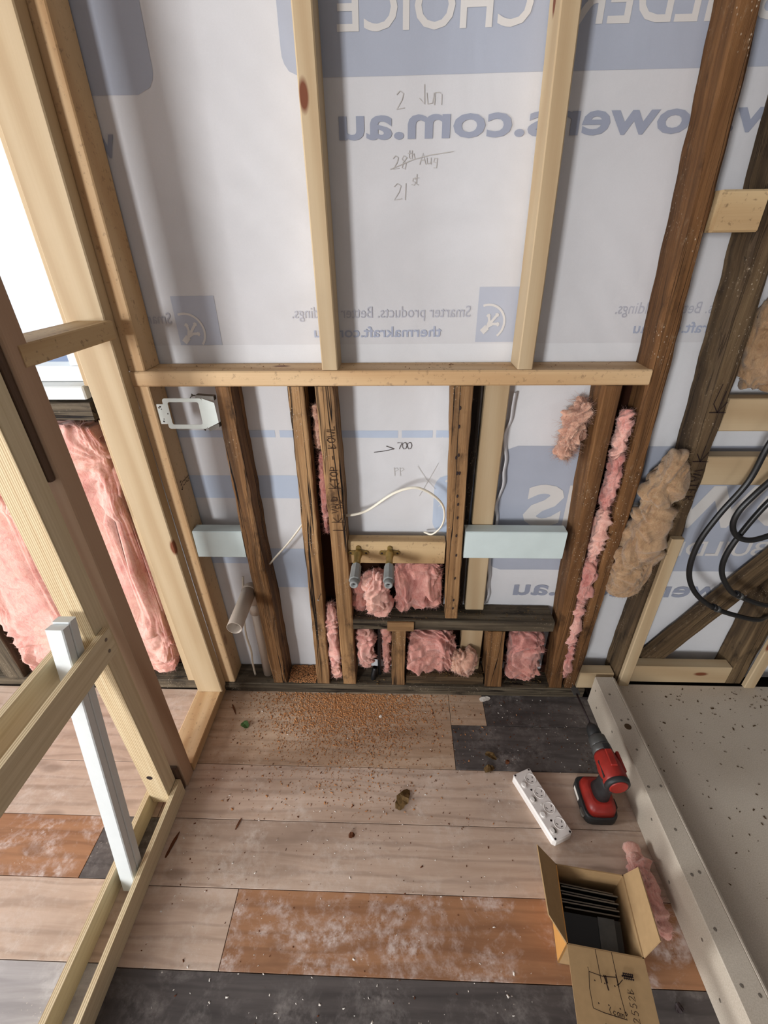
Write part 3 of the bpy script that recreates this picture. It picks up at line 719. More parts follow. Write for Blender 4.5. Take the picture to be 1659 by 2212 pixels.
tag(vstud('wall_stud', [(0.052, 0.684, 0.729), (1.20, 0.684, 0.732), (2.615, 0.600, 0.650)], 0.0, 0.098, M['old_red'], 0.004, 0.006), 'tall red-brown old stud rising past the plate end', 'stud')
tag(vstud('wall_stud', [(0.098, 0.872, 0.934), (1.066, 0.862, 0.924), (2.615, 0.74, 0.81)], 0.0, 0.098, M['old_dark'], 0.005, 0.008), 'tall dark log-like stud with paint spots and WATER note', 'stud')
tag(vstud('wall_stud', [(0.098, 1.318, 1.380), (1.3, 1.318, 1.380), (2.6, 1.29, 1.352)], 0.0, 0.098, M['old_dark'], 0.004), 'dark old stud where the black hoses end, at the right edge', 'stud')
# -- plates, noggings and blocks
tag(hrail('bottom_plate', -0.738, 0.768, -0.006, 0.098, 0.001, 0.051, M['old_grey'], 0.002), 'weathered grey bottom plate along the floor', 'timber')
tag(hrail('bottom_plate', -1.86, -0.842, 0.004, 0.098, 0.001, 0.051, M['old_grey'], 0.002), 'weathered bottom plate below the window wool', 'timber')
tag(hrail('low_plate', -0.173, 0.586, 0.002, 0.098, 0.364, 0.412, M['old_grey'], 0.002), 'dark weathered low plate above the short studs', 'timber')
tag(hrail('packer', -0.042, 0.058, -0.010, 0.001, 0.366, 0.411, M['old_light'], 0.001), 'small tan packer on the face of the low plate', 'timber')
tag(vstud('short_stud', [(0.052, -0.027, 0.028), (0.2, -0.027, 0.028), (0.362, -0.025, 0.030)], 0.0, 0.09, M['old_light'], 0.002), 'short tan stud under the small packer', 'stud')
tag(vstud('short_stud', [(0.052, 0.360, 0.428), (0.2, 0.350, 0.418), (0.362, 0.340, 0.408)], 0.0, 0.09, M['old'], 0.003), 'short dark stud under the right half of the low plate', 'stud')
tag(hrail('packer', 0.034, 0.352, 0.006, 0.098, 0.052, 0.097, M['old_dark'], 0.003), 'dark packer lying on the bottom plate between the short studs', 'timber')
tag(hrail('nogging', -0.702, -0.533, 0.0, 0.046, 0.700, 0.808, M['paint'], bev=0.003), 'pale blue painted block above the grey waste pipe', 'nogging')
tag(hrail('nogging', 0.222, 0.556, 0.0, 0.048, 0.706, 0.814, M['paint'], bev=0.003), 'longer pale blue painted block right of the tap fittings', 'nogging')
tap_nog = tag(hrail('nogging', -0.176, 0.160, 0.022, 0.068, 0.664, 0.756, M['pine_dull'], bev=0.003), 'pine block holding the two brass tap fittings', 'nogging')
tag(hrail('nogging', 0.722, 0.822, -0.016, 0.040, 1.655, 1.737, M['pine_dull'], bev=0.004), 'short pale block high between the two tall old studs', 'nogging')
tag(hrail('nogging', 0.925, 1.316, 0.012, 0.058, 1.160, 1.256, M['pine'], bev=0.003), 'upper pine block at the right edge above the hoses', 'nogging')
tag(hrail('nogging', 0.925, 1.316, 0.012, 0.058, 0.985, 1.080, M['pine'], bev=0.003), 'lower pine block at the right edge behind the hoses', 'nogging')
tag(hrail('nogging', 0.938, 1.316, 0.0, 0.046, 0.0965, 0.186, M['pine'], bev=0.003), 'pine block resting on the shower base', 'nogging')
tag(hrail('nogging', 0.735, 0.868, 0.0, 0.046, 0.053, 0.141, M['pine'], bev=0.003), 'small pine block behind the hob end', 'nogging')
tag(vstud('batten', [(0.0965, 0.886, 0.927), (0.45, 0.886, 0.927), (0.805, 0.886, 0.926)], -0.021, -0.001, M['pine']), 'thin pale batten fixed to the dark log-like stud', 'batten')
tag(timber('batten', (1.40, -0.012, 0.098), (1.40, -0.012, 0.80), 0.042, 0.020, (1, 0, 0), M['pine']), 'thin pale batten at the far right edge', 'batten')
tag(timber('brace', (1.010, 0.062, 0.150), (1.330, 0.062, 0.700), 0.082, 0.034, (1, 0, 0), M['old_dark'], 0.003), 'dark diagonal brace behind the black hoses', 'brace')
struct(box('wall_back_gap_shade', -0.300, -0.236, 0.072, 0.088, 0.052, 1.296, M['cavity_shade']), 'added dark sheet for the shade in the gap between the tan studs')  # added dark sheet: the depth of this gap is shaded by colour
struct(box('wall_back_recess_shade', 0.610, 0.700, 0.0795, 0.090, 0.052, 1.296, M['cavity_shade']), 'added dark sheet for the shade in the gap between the red-brown studs')  # same painted shade for the gap with the pink strip
# -- framing beyond the partition
tag(hrail('sill_trimmer', -1.86, -0.905, 0.0, 0.098, 1.198, 1.253, M['old_grey'], 0.003), 'rough old timber under the window sill', 'timber')
tag(vstud('wall_stud', [(0.052, -0.893, -0.848), (0.6, -0.897, -0.852), (1.197, -0.900, -0.855)], 0.004, 0.096, M['pine']), 'pine stud edge behind the partition below the window', 'stud')
tag(vstud('wall_stud', [(1.30, -0.905, -0.860), (1.8, -0.905, -0.860), (2.615, -0.90, -0.855)], 0.004, 0.096, M['pine']), 'pine stud edge beside the window', 'stud')
tag(vstud('wall_stud', [(0.052, -1.69, -1.605), (0.6, -1.69, -1.605), (1.197, -1.69, -1.605)], 0.0, 0.098, M['old_grey'], 0.004), 'grey old stud at the left edge below the window', 'stud')

# -- writing on the studs
def on_front(x0, z0, rot, y=-0.0035):
    c, s = math.cos(rot), math.sin(rot)
    return lambda a, b: (x0+a*c-b*s, y, z0+a*s+b*c)
ink('pencil_writing', strokes('TOP - BOWL', 0.024, 0.78), on_front(-0.192, 0.998, PI/2), 0.0026, M['ink'], s2b)
ink('pencil_arrow', [[(-0.022, 0), (0.024, 0)], [(0, 0), (0, 0.03)], [(0, 0), (-0.016, 0.018)], [(0, 0), (0.014, 0.02)]], on_front(-0.203, 0.976, 0), 0.0020, M['ink'], s2b)
ink('pencil_writing', strokes('VAND', 0.022, 0.7), on_front(-0.198, 0.885, PI/2), 0.0026, M['ink'], s2b)
ink('pencil_writing', strokes('TOP', 0.016, 0.75), on_front(-0.180, 0.900, PI/2), 0.0018, M['ink'], s2b)
ink('pencil_arrow', [[(-0.022, 0), (0.024, 0)], [(0, 0), (0, 0.03)], [(0, 0), (-0.016, 0.018)], [(0, 0), (0.014, 0.02)], [(-0.020, -0.032), (0.024, -0.032)]], on_front(-0.201, 0.850, 0), 0.0020, M['ink'], s2b)
R2 = [o for o in bpy.data.objects if o.get('label', '').startswith('tall dark log')][0]
ink('pencil_writing', strokes('WATER', 0.026, 0.85), on_front(0.886, 1.045, -PI/2, -0.0055), 0.0024, M['marker'], R2)
ink('pencil_arrow', [[(-0.022, 0), (0.024, 0)], [(0, 0), (0, 0.05)], [(0, 0), (-0.016, 0.025)], [(0, 0), (0.016, 0.03)]], on_front(0.893, 1.072, 0, -0.0055), 0.0024, M['marker'], R2)
ink('pencil_arrow', [[(-0.022, 0), (0.024, 0)], [(0, 0), (0.004, 0.06)], [(0, 0), (-0.018, 0.025), (-0.012, 0.08)], [(0, 0), (0.018, 0.03)]], on_front(0.890, 1.222, 0, -0.0055), 0.0024, M['marker'], R2)
ink('chalk_cross', [[(-0.018, 0), (0.02, 0.004)], [(0.0, -0.03), (0.004, 0.05)]], on_front(0.825, 1.792, 0, -0.0058), 0.0018, M['chip'], R2)
st_ = [o for o in bpy.data.objects if o.get('label', '').startswith('pine stud with a small ink stamp')][0]
rnd = random.Random(3)
ink('ink_stamp', [[(0.010+i*0.0065, 0.0+j*0.011), (0.010+i*0.0065+rnd.uniform(0.002, 0.005), j*0.011+rnd.uniform(-0.004, 0.006))] for i in range(8) for j in range(2)]+[[(-0.004, 0.016), (0.006, 0.02)], [(-0.004, 0.006), (0.006, 0.009)], [(-0.006, -0.006), (0.0, -0.010), (0.006, -0.002)]],
    lambda a, b: (-0.7093-0.0000, 0.025+a, 0.965+b), 0.0030, M['marker'], st_)
# nail holes
def nail_holes(st_label, pts):
    o = [q for q in bpy.data.objects if q.get('label', '').startswith(st_label)][0]; me = None
    for (x, z) in pts:
        if me is None: n_ = lathe('nail_hole', [(0, 0.0032), (0.0012, 0.0026)], (x, -0.0026, z), (0, -1, 0), M['slot'], o, 8); n_.scale = (1, 1, 2.0); me = n_.data
        else: n_ = bpy.data.objects.new('nail_hole', me); link(n_); n_.location = (x, -0.0026, z); n_.scale = (1, 1, 2.0); child(n_, o)
nail_holes('tan stud with a row', [(0.172, 1.235), (0.173, 1.18), (0.178, 1.09), (0.171, 1.082), (0.178, 1.03), (0.185, 1.03), (0.184, 0.95), (0.188, 0.92), (0.190, 0.87), (0.191, 0.80), (0.196, 0.72), (0.198, 0.62), (0.200, 0.52), (0.200, 0.48)])
tb = lathe('bent_nail', [(0, 0.004), (0.001, 0.004), (0.002, 0.0016), (0.034, 0.0014)], (-0.290, -0.030, 0.535), (0.15, 0.95, 0.18), M['steel'], s2a, 10)

# ================================================================== PARTITION ON THE LEFT
tag(vstud('partition_stud', [(0.046, -0.832, -0.729), (1.30, -0.860, -0.757), (2.615, -0.848, -0.732)], -0.046, -0.002, M['pine']), 'wide pale pine stud ending the partition at the wall', 'stud')
tag(yrail('partition_plate', -0.836, -0.736, -0.348, -0.002, 0.001, 0.045, M['pine_warm'], bev=0.003), 'pine bottom plate of the partition on the floor', 'timber')
tag(yrail('partition_nogging', -0.836, -0.738, -0.378, -0.047, 1.436, 1.480, M['pine_dull'], bev=0.003), 'pine cross block high between partition stud and jamb', 'nogging')
pk = empty('sliding_door_pocket_frame', (-0.785, -0.42, 0), 'plywood pocket frame for a sliding door, with twin rails and post', 'door frame')
o = vstud('jamb_stud', [(0.001, -0.837, -0.739), (0.95, -0.837, -0.739), (2.615, -0.845, -0.745)], -0.404, -0.350, M['pine_brown']); child(o, pk)
o = vstud('jamb_liner', [(1.205, -0.802, -0.750), (1.9, -0.802, -0.750), (2.6, -0.802, -0.750)], -0.421, -0.405, M['dark_liner']); child(o, pk)
o = vstud('jamb_liner', [(0.001, -0.802, -0.745), (0.06, -0.802, -0.745), (0.125, -0.802, -0.745)], -0.421, -0.405, M['dark_liner']); child(o, pk)
post = vstud('split_post', [(0.040, -0.819, -0.755), (0.75, -0.819, -0.755), (2.6, -0.822, -0.758)], -0.476, -0.422, M['ply']); child(post, pk)
o = vstud('post_edge', [(0.040, -0.8185, -0.7555), (0.75, -0.8185, -0.7555), (2.6, -0.8215, -0.7585)], -0.479, -0.4765, M['plyedge']); child(o, pk)
tube('bolt_hole', [(-0.790, -0.4785, 0.182), (-0.790, -0.4796, 0.182)], 0.0095, M['slot'], pk, 14)
def ply_rail(nm, x0, x1, y0, y1, z0, z1):
    r_ = yrail(nm, x0, x1, y0, y1, z0, z1-0.0008, M['ply'], bev=0.0006); child(r_, pk)
    e = yrail('ply_edge', x0+0.0003, x1-0.0003, y0, y1, z1-0.0008, z1, M['plyedge'], bev=0.0002); child(e, r_)
    return r_
ply_rail('bottom_rail', -0.754, -0.738, -2.4, -0.424, 0.001, 0.078)
ply_rail('bottom_rail', -0.837, -0.8195, -2.4, -0.455, 0.001, 0.078)
mr = ply_rail('middle_rail', -0.754, -0.738, -2.4, -0.449, 0.727, 0.806)
ply_rail('middle_rail', -0.837, -0.8195, -2.4, -0.470, 0.727, 0.806)
for (y, z) in ((-0.472, 0.787), (-0.476, 0.752)):
    lathe('screw', [(0, 0.005), (0.0006, 0.005), (0.0008, 0.003)], (-0.7379, y, z), (1, 0, 0), M['screw'], mr, 10)
for (x0, x1, ya, yb, za, lab) in ((-0.802, -0.760, -0.537, -0.700, 0.893, 'nearer of two white painted sticks leaning in the pocket frame'), (-0.802, -0.760, -0.511, -0.674, 0.893, 'farther of two white painted sticks leaning in the pocket frame')):
    A = Vector((-0.781, yb-0.002, 0.014)); B = Vector((-0.781, ya, za))
    tag(timber('white_stick', A, B, 0.042, 0.0245, (1, 0, 0), M['white_paint'], bev=0.0025), lab, 'stick')

# ================================================================== GLASS WOOL
P_ = 'pink glass wool'
# below the window
tag(wool('insulation_batt', (-1.077, 0.048, 0.630), (0.312, 0.080, 1.09), M['pink'], 0.026, 8, (170, 150), 10, 1, fibres=700), 'large bright pink wool batt below the window, beside the partition', 'insulation')
tag(wool('insulation_batt', (-1.432, 0.048, 0.630), (0.296, 0.080, 1.09), M['pink'], 0.026, 8, (150, 130), 10, 2, fibres=400), 'large bright pink wool batt below the window at the left edge', 'insulation')
# under the tap block
tag(wool('insulation_tuft', (0.074, 0.060, 0.545), (0.172, 0.066, 0.215), M['pink_old'], 0.026, 4.5, (110, 84), 16, 3, fibres=500), 'dusty pink wool right of the two taps, above the low plate', 'insulation')
tag(wool('insulation_tuft', (-0.080, 0.032, 0.520), (0.084, 0.085, 0.185), M['pink'], 0.020, 3.0, (90, 70), 19, 4, fibres=320), 'pale pink wool clump hanging between the two taps', 'insulation')
tag(wool('insulation_tuft', (-0.148, 0.062, 0.500), (0.046, 0.06, 0.155), M['pink_old'], 0.014, 3.0, (60, 50), 24, 5, fibres=260), 'small dirty pink wool clump below the left tap', 'insulation')
# below the low plate
tag(wool('insulation_tuft', (-0.134, 0.052, 0.235), (0.064, 0.075, 0.225), M['pink'], 0.017, 3.0, (80, 70), 20, 6, fibres=300), 'pink wool clump left of the black pipe', 'insulation')
tag(wool('insulation_tuft', (-0.049, 0.064, 0.205), (0.028, 0.050, 0.27), M['pink_old'], 0.012, 3, (60, 60), 24, 7, fibres=260), 'narrow pink wool strip right of the black pipe', 'insulation')
tag(wool('insulation_tuft', (0.135, 0.046, 0.232), (0.185, 0.085, 0.225), M['pink_old'], 0.030, 3.0, (110, 90), 15, 8, fibres=600), 'big ruffled pink wool clump under the low plate', 'insulation')
tag(wool('insulation_tuft', (0.262, 0.015, 0.175), (0.095, 0.055, 0.12), M['pink_peach'], 0.020, 2.6, (80, 60), 20, 9, fibres=320), 'small peach wool tuft before the short pale stud', 'insulation')
tag(wool('insulation_tuft', (0.508, 0.046, 0.205), (0.130, 0.080, 0.275), M['pink_old'], 0.024, 3.4, (100, 84), 15, 10, fibres=420), 'hanging pink wool clump left of the red-brown stud', 'insulation')
# stuffed gaps
tag(wool('insulation_strip', (-0.259, 0.034, 0.270), (0.042, 0.06, 0.40), M['pink'], 0.011, 3, (60, 110), 22, 11, fibres=360), 'pink wool filling the bottom of the gap between the tan studs', 'insulation')
tag(wool('insulation_strip', (-0.248, 0.045, 0.930), (0.024, 0.032, 0.30), M['pink_old'], 0.009, 2.4, (44, 80), 26, 12, 0.02, fibres=300), 'thin grey-pink wool shred high in the gap between the tan studs', 'insulation')
tag(wool('insulation_strip', (-0.250, 0.045, 1.165), (0.018, 0.030, 0.14), M['pink_peach'], 0.008, 2.4, (40, 44), 30, 13, fibres=200), 'thin pale wool shred at the top of the gap between the tan studs', 'insulation')
wl = [(0.650, 1.150, 0.030, 0.15), (0.660, 0.990, 0.026, 0.20), (0.664, 0.800, 0.036, 0.22), (0.664, 0.600, 0.038, 0.22), (0.664, 0.400, 0.036, 0.22), (0.672, 0.215, 0.024, 0.20)]
gp = empty('insulation_strip', (0.66, 0.03, 0.09), 'long twisted pink wool strip stuffed between the red-brown studs', 'insulation')
for i, (x, z, w_, h) in enumerate(wl):
    wool('wool_wad', (x, 0.016, z), (w_, 0.062, h), M['pink_old'] if i % 2 else M['pink'], 0.013, 2.4, (56, 60), 22, 20+i, 0.0, gp, fibres=220)
tag(wool('insulation_tuft', (0.520, 0.050, 1.150), (0.060, 0.070, 0.17), M['pink_peach'], 0.026, 2.2, (90, 74), 20, 30, 0.15, fibres=900, fl=0.032), 'peach wool tuft sticking out beside the red-brown stud', 'insulation')
bw = empty('insulation_batt', (0.80, 0.0, 0.55), 'crumpled tan wool bundle hanging between the two tall old studs', 'insulation')
for (x, y, z, sx, sy, sz, sd, ln) in ((0.812, -0.005, 0.985, 0.088, 0.095, 0.22, 40, 0.12), (0.795, -0.012, 0.815, 0.105, 0.105, 0.24, 41, 0.10), (0.775, -0.005, 0.665, 0.085, 0.095, 0.19, 42, 0.05), (0.822, 0.0, 0.680, 0.060, 0.085, 0.20, 43, 0.15)):
    wool('wool_fold', (x, y, z), (sx, sy, sz), M['brown_wool'], 0.022, 2.5, (90, 70), 9, sd, ln, bw, fibres=220)
tag(wool('insulation_batt', (1.02, 0.06, 1.40), (0.15, 0.075, 0.25), M['brown_wool'], 0.022, 3, (80, 60), 12, 44, fibres=200), 'tan wool batt at the right edge above the upper pine block', 'insulation')
tag(wool('insulation_scrap', (0.718, -0.68, 0.034), (0.058, 0.21, 0.050), M['pink'], 0.012, 2.4, (70, 60), 18, 45, fibres=260), 'pink wool scrap on the floor between carton and hob', 'insulation')
struct(box('wall_back_shade_sheet', -0.174, 0.590, 0.0925, 0.0965, 0.098, 0.362, M['cavity_shade']), 'added dark sheet for the shade behind the low wool')  # dark sheet hides the white wrap, painting shade into the low bays
struct(box('wall_back_shade_sheet', -0.174, 0.175, 0.0925, 0.0965, 0.414, 0.68, M['cavity_shade']), 'added dark sheet for the shade behind the wool under the taps')  # shade under the tap block, also painted with a dark sheet

# ================================================================== PIPES, CABLES, FITTINGS
wp = empty('waste_pipe', (-0.558, 0.05, 0.052), 'grey plastic waste pipe with an elbow turning out of the wall', 'pipe')
def arc_pts(c, r, a0, a1, n=9):   # in the y-z plane
    return [(c[0], c[1]+r*math.cos(math.radians(a0+(a1-a0)*i/n)), c[2]+r*math.sin(math.radians(a0+(a1-a0)*i/n))) for i in range(n+1)]
def hollow_pipe(name, A, B, ro, ri, mat, parent):
    A = Vector(A); B = Vector(B); ax = (B-A); L = ax.length; ax.normalize(); u = ax.orthogonal().normalized(); v = ax.cross(u); n = 28
    rg = [(0, ro), (L, ro), (L+0.0004, ro-0.0006), (L+0.0004, ri), (L-0.14 if L > 0.16 else L*0.2, ri)]
    V, F = prism_rings([[ax*a+(u*math.cos(2*PI*j/n)+v*math.sin(2*PI*j/n))*r for j in range(n)] for a, r in rg])
    o = mesh_obj(name, V, F, mat, None, loc=A)
    for p in o.data.polygons: p.use_smooth = len(p.vertices) == 4
    return child(o, parent)
hollow_pipe('outlet_pipe', (-0.558, 0.026, 0.529), (-0.556, -0.162, 0.524), 0.0262, 0.0235, M['pvc'], wp)
tube('elbow', [(-0.558, 0.018, 0.529)]+arc_pts((-0.558, 0.020, 0.497), 0.032, 90, 0)+[(-0.558, 0.052, 0.455)], 0.0285, M['pvc'], wp, 24)
tube('riser_pipe', [(-0.558, 0.052, 0.052), (-0.558, 0.052, 0.46)], 0.0215, M['pvc'], wp, 24)
tube('coupling', [(-0.558, 0.052, 0.400), (-0.558, 0.052, 0.456)], 0.0245, M['pvc'], wp, 24)
tag(tube('cable', catmull([(-0.612, 0.037, 0.052), (-0.612, 0.036, 0.13), (-0.606, 0.034, 0.20), (-0.610, 0.030, 0.29), (-0.606, 0.034, 0.38), (-0.598, 0.05, 0.47), (-0.590, 0.07, 0.56)], 6), 0.0042, M['cable'], squash=0.7), 'pale cable rising from the plate beside the grey waste pipe', 'cable')
tag(tube('cable', catmull([(-0.470, 0.045, 0.640), (-0.440, 0.035, 0.680), (-0.384, 0.035, 0.745), (-0.330, 0.045, 0.815), (-0.300, 0.085, 0.850)], 6), 0.0042, M['cable'], squash=0.7), 'short white cable running behind the tan studs', 'cable')
tag(tube('cable', catmull([(-0.183, 0.045, 0.848), (-0.140, 0.032, 0.862), (-0.096, 0.026, 0.886), (-0.020, 0.022, 0.945), (0.044, 0.020, 0.968), (0.094, 0.022, 0.951), (0.138, 0.026, 0.908), (0.151, 0.028, 0.862), (0.143, 0.032, 0.815), (0.115, 0.045, 0.775), (0.09, 0.078, 0.762)], 6), 0.0046, M['cable'], squash=0.65), 'white cable looping above the tap block', 'cable')
def tap(x, lab):
    t = empty('tap_fitting', (x, 0.022, 0.715), lab, 'pipe fitting')
    box('mounting_plate', x-0.026, x+0.026, 0.016, 0.0215, 0.704, 0.722, M['brass'], t, 0.002)
    lathe('mounting_ear', [(0, 0.0085), (0.006, 0.0085)], (x, 0.0215, 0.733), (0, -1, 0), M['brass'], t, 14)
    for sx in (-1, 1):
        lathe('mounting_ear', [(0, 0.0088), (0.006, 0.0088)], (x+sx*0.027, 0.0215, 0.713), (0, -1, 0), M['brass'], t, 14)
        lathe('screw', [(0, 0.004), (0.001, 0.003)], (x+sx*0.027, 0.0154, 0.713), (0, -1, 0), M['slot'], t, 10)
    lathe('elbow_body', [(0, 0.0135), (0.018, 0.0145), (0.024, 0.0135), (0.040, 0.0115), (0.060, 0.0115), (0.064, 0.0128), (0.080, 0.0128)], (x, 0.018, 0.716), (0, -1, 0), M['brass'], t, 22)
    lathe('test_plug', [(0, 0.0125), (0.002, 0.0165), (0.068, 0.0175), (0.070, 0.0185), (0.078, 0.0185), (0.080, 0.0165)], (x, -0.062, 0.716), (0, -1, 0), M['greycap'], t, 8)
    lathe('plug_nose', [(0, 0.0145), (0.018, 0.0135), (0.020, 0.0125), (0.020, 0.0075), (0.006, 0.007)], (x, -0.142, 0.716), (0, -1, 0), M['greycap'], t, 22)
    lathe('plug_bore', [(0, 0.0072), (0.0005, 0.0072)], (x, -0.150, 0.716), (0, -1, 0), M['slot'], t, 16)
    return t
tap(-0.141, 'brass tap fitting with grey plug, beside the tan stud')
tap(-0.032, 'brass tap fitting with grey plug, nearer the middle of the tap block')
tag(tube('black_pipe', catmull([(-0.078, 0.055, 0.053), (-0.079, 0.052, 0.18), (-0.076, 0.055, 0.30), (-0.074, 0.06, 0.358)], 4), 0.0075, M['black']), 'thin black pipe among the pink wool below the low plate', 'pipe')
tag(tube('black_pipe', catmull([(-0.105, 0.03, 0.053), (-0.104, 0.03, 0.075), (-0.096, 0.04, 0.11)], 4), 0.011, M['black']), 'short black pipe stub on the bottom plate', 'pipe')
# hoses
def hose(P, lab, clip=None, ferrule=None):
    t = empty('hose', P[0], lab, 'hose'); tube('sleeve', catmull(P, 8), 0.0085, M['black'], t, 14)
    if clip:
        for q in range(2): tube('clip', [clip[q], Vector(clip[q])+Vector((0.010, 0, -0.003))], 0.0115, M['toolgrey'] if q else M['black'], t, 14)
    if ferrule:
        tube('ferrule', ferrule, 0.0095, M['steel'], t, 16)
    return t
hose([(1.05, -0.05, 1.22), (1.032, -0.05, 1.14), (1.021, -0.05, 1.029), (0.977, -0.05, 0.915), (0.950, -0.05, 0.806), (0.959, -0.05, 0.693), (1.010, -0.05, 0.604), (1.095, -0.05, 0.540), (1.194, -0.05, 0.503), (1.270, -0.040, 0.480), (1.322, -0.012, 0.470)], 'outer black hose curving down to the lower hole in the right stud', [(1.085, -0.05, 0.547), (1.100, -0.05, 0.538)])
hose([(1.16, -0.05, 1.05), (1.105, -0.05, 0.959), (1.066, -0.05, 0.843), (1.052, -0.05, 0.758), (1.066, -0.05, 0.690), (1.114, -0.05, 0.624), (1.160, -0.05, 0.593), (1.263, -0.045, 0.552), (1.322, -0.012, 0.540)], 'inner black hose curving down to the upper hole in the right stud', [(1.140, -0.05, 0.607), (1.155, -0.05, 0.597)])
hose([(1.074, -0.065, 1.048), (1.040, -0.068, 0.994), (1.017, -0.068, 0.941), (1.016, -0.068, 0.892), (1.044, -0.066, 0.850), (1.088, -0.07, 0.837), (1.146, -0.07, 0.859), (1.23, -0.06, 0.90)], 'short black hose looping back under its metal ferrule', None, [(1.072, -0.065, 1.045), (1.084, -0.064, 1.066)])

# ---- switch mounting bracket
br = empty('switch_bracket', (-0.60, -0.004, 1.22), 'white metal switch bracket with a rectangular opening', 'bracket')
frame_plate('plate_frame', rrect(-0.682, -0.566, 1.176, 1.267, 0.008), rrect(-0.668, -0.578, 1.189, 1.256, 0.006), -0.010, -0.0085, M['bracket'], br)
extrude_poly('side_plate', [(-0.566, 1.267), (-0.532, 1.254), (-0.530, 1.195), (-0.566, 1.178)], -0.010, -0.0085, M['bracket'], br)
frame_plate('tab', rrect(-0.702, -0.682, 1.191, 1.250, 0.002), rrect(-0.6985, -0.6945, 1.237, 1.243, 0.0018), -0.010, -0.0085, M['bracket'], br)
for (x, z, r) in ((-0.692, 1.243, 0.0024), (-0.690, 1.236, 0.0015), (-0.690, 1.206, 0.0015), (-0.692, 1.199, 0.0024), (-0.6745, 1.222, 0.0018)):
    lathe('hole', [(0, r), (0.0006, r)], (x, -0.0101, z), (0, -1, 0), M['slot'], br, 10)
extrude_poly('arm', [(-0.582, 1.276), (-0.531, 1.272), (-0.531, 1.260), (-0.566, 1.267), (-0.584, 1.267)], -0.0084, 0.010, M['bracket_grey'], br)
extrude_poly('arm', [(-0.566, 1.178), (-0.531, 1.192), (-0.531, 1.180), (-0.562, 1.168)], -0.0084, 0.010, M['bracket_grey'], br)
lathe('screw', [(0, 0.005), (0.002, 0.004), (0.003, 0.0018), (0.018, 0.0016)], (-0.594, -0.006, 1.275), (1, 0, -0.1), M['bracket_grey'], br, 10)
lathe('screw', [(0, 0.005), (0.002, 0.004), (0.003, 0.0018), (0.014, 0.0016)], (-0.578, -0.006, 1.173), (0.8, 0, 0.5), M['bracket_grey'], br, 10)
for i in range(6): tube('chain_link', [(-0.607+i*0.0022, -0.005, 1.2575+i*0.003), (-0.6055+i*0.0022, -0.005, 1.2598+i*0.003)], 0.0015, M['bracket_grey'], br, 6)

# ================================================================== THINGS ON THE FLOOR
# ---- four gang power board
pbE = empty('power_board', (0.4795, -0.4415, 0.0), 'white four socket power outlet lying on the floor beside the drill', 'power outlet')
PBL, PBW, PBH = 0.226, 0.073, 0.030
def pb_box(name, a0, a1, b0, b1, h0, h1, mat, bev=0.002):
    s = rect_section(a0, a1, b0, b1, bev*2); si = rect_section(a0+bev, a1-bev, b0+bev, b1-bev, bev)
    V, F = prism_rings([[(a, b, h0) for a, b in s], [(a, b, h1-bev) for a, b in s], [(a, b, h1) for a, b in si]])
    return mesh_obj(name, V, F, mat, pbE)
def pb_disc(name, a, b, r, h0, h1, mat, asp=1.0, n=24, prof=None):
    V, F = prism_rings([[(a+r_*math.cos(2*PI*j/n)*asp, b+r_*math.sin(2*PI*j/n), h) for j in range(n)] for h, r_ in (prof or ((h0, r), (h1, r)))])
    o = mesh_obj(name, V, F, mat, pbE)
    for p in o.data.polygons: p.use_smooth = len(p.vertices) == 4
    return o
# local a runs along the board (far end negative), b across it
pb_box('housing', -PBL/2, PBL/2, -PBW/2, PBW/2, 0.0, PBH-0.003, M['plastic_b'], 0.004)
pb_box('face_plate', -PBL/2+0.002, PBL/2-0.002, -PBW/2+0.002, PBW/2-0.002, PBH-0.003, PBH, M['plastic'], 0.0015)
for i in range(4):
    a = -0.077+i*0.0507; b = 0.014
    V, F = [], []; n = 30
    for r_, h in ((0.0188, PBH), (0.0186, PBH+0.0012), (0.0172, PBH+0.0012), (0.0168, PBH+0.0001)):
        V += [(a+r_*math.cos(2*PI*j/n), b+r_*math.sin(2*PI*j/n), h) for j in range(n)]
    for q in range(3):
        for j in range(n): F.append((q*n+j, q*n+(j+1) % n, (q+1)*n+(j+1) % n, (q+1)*n+j))
    mesh_obj('socket_ring', V, F, M['plastic_b'], pbE, smooth=False)
    for (da, db, rot) in ((-0.002, -0.009, 0.5), (-0.002+0.000, 0.009, -0.5), (0.010, 0.0, PI/2)):
        c, s = math.cos(rot), math.sin(rot); L, W_ = 0.0034, 0.0010
        q = [(a+da+x*c-y*s, b+db+x*s+y*c) for x, y in ((-L, -W_), (L, -W_), (L, W_), (-L, W_))]
        V, F = prism_rings([[(x, y, PBH) for x, y in q], [(x, y, PBH+0.0004) for x, y in q]]); mesh_obj('socket_slot', V, F, M['slot'], pbE)
    pb_disc('switch_collar', a+0.010, -0.019, 0.0105, PBH, PBH+0.0015, M['plastic'], 1.15)
    if i % 2 == 0: pb_disc('rocker_switch', a+0.010, -0.020, 0.0085, PBH, PBH+0.005, M['plastic_b'], 1.1, prof=((PBH, 0.0088), (PBH+0.0045, 0.008), (PBH+0.0055, 0.0065)))
    else:
        pb_disc('rocker_switch', a+0.0085, -0.022, 0.0062, PBH, PBH+0.004, M['plastic_b'], 1.3)
        pb_disc('rocker_recess', a+0.011, -0.0155, 0.0056, PBH+0.0015, PBH+0.0019, M['bracket_grey'], 1.5)
for (a, b) in ((-0.106, -0.028), (-0.106, 0.028), (0.106, -0.028), (0.106, 0.028), (-0.045, -0.006), (0.058, -0.006)):
    pb_disc('screw_hole', a, b, 0.0034, PBH, PBH+0.0004, M['slot'], 1.0, 14)
pb_disc('centre_button', 0.006, -0.004, 0.0032, PBH, PBH+0.0012, M['plastic_b'], 1.0, 14)
pbE.rotation_euler = (0, 0, math.atan2(-0.206, 0.087))
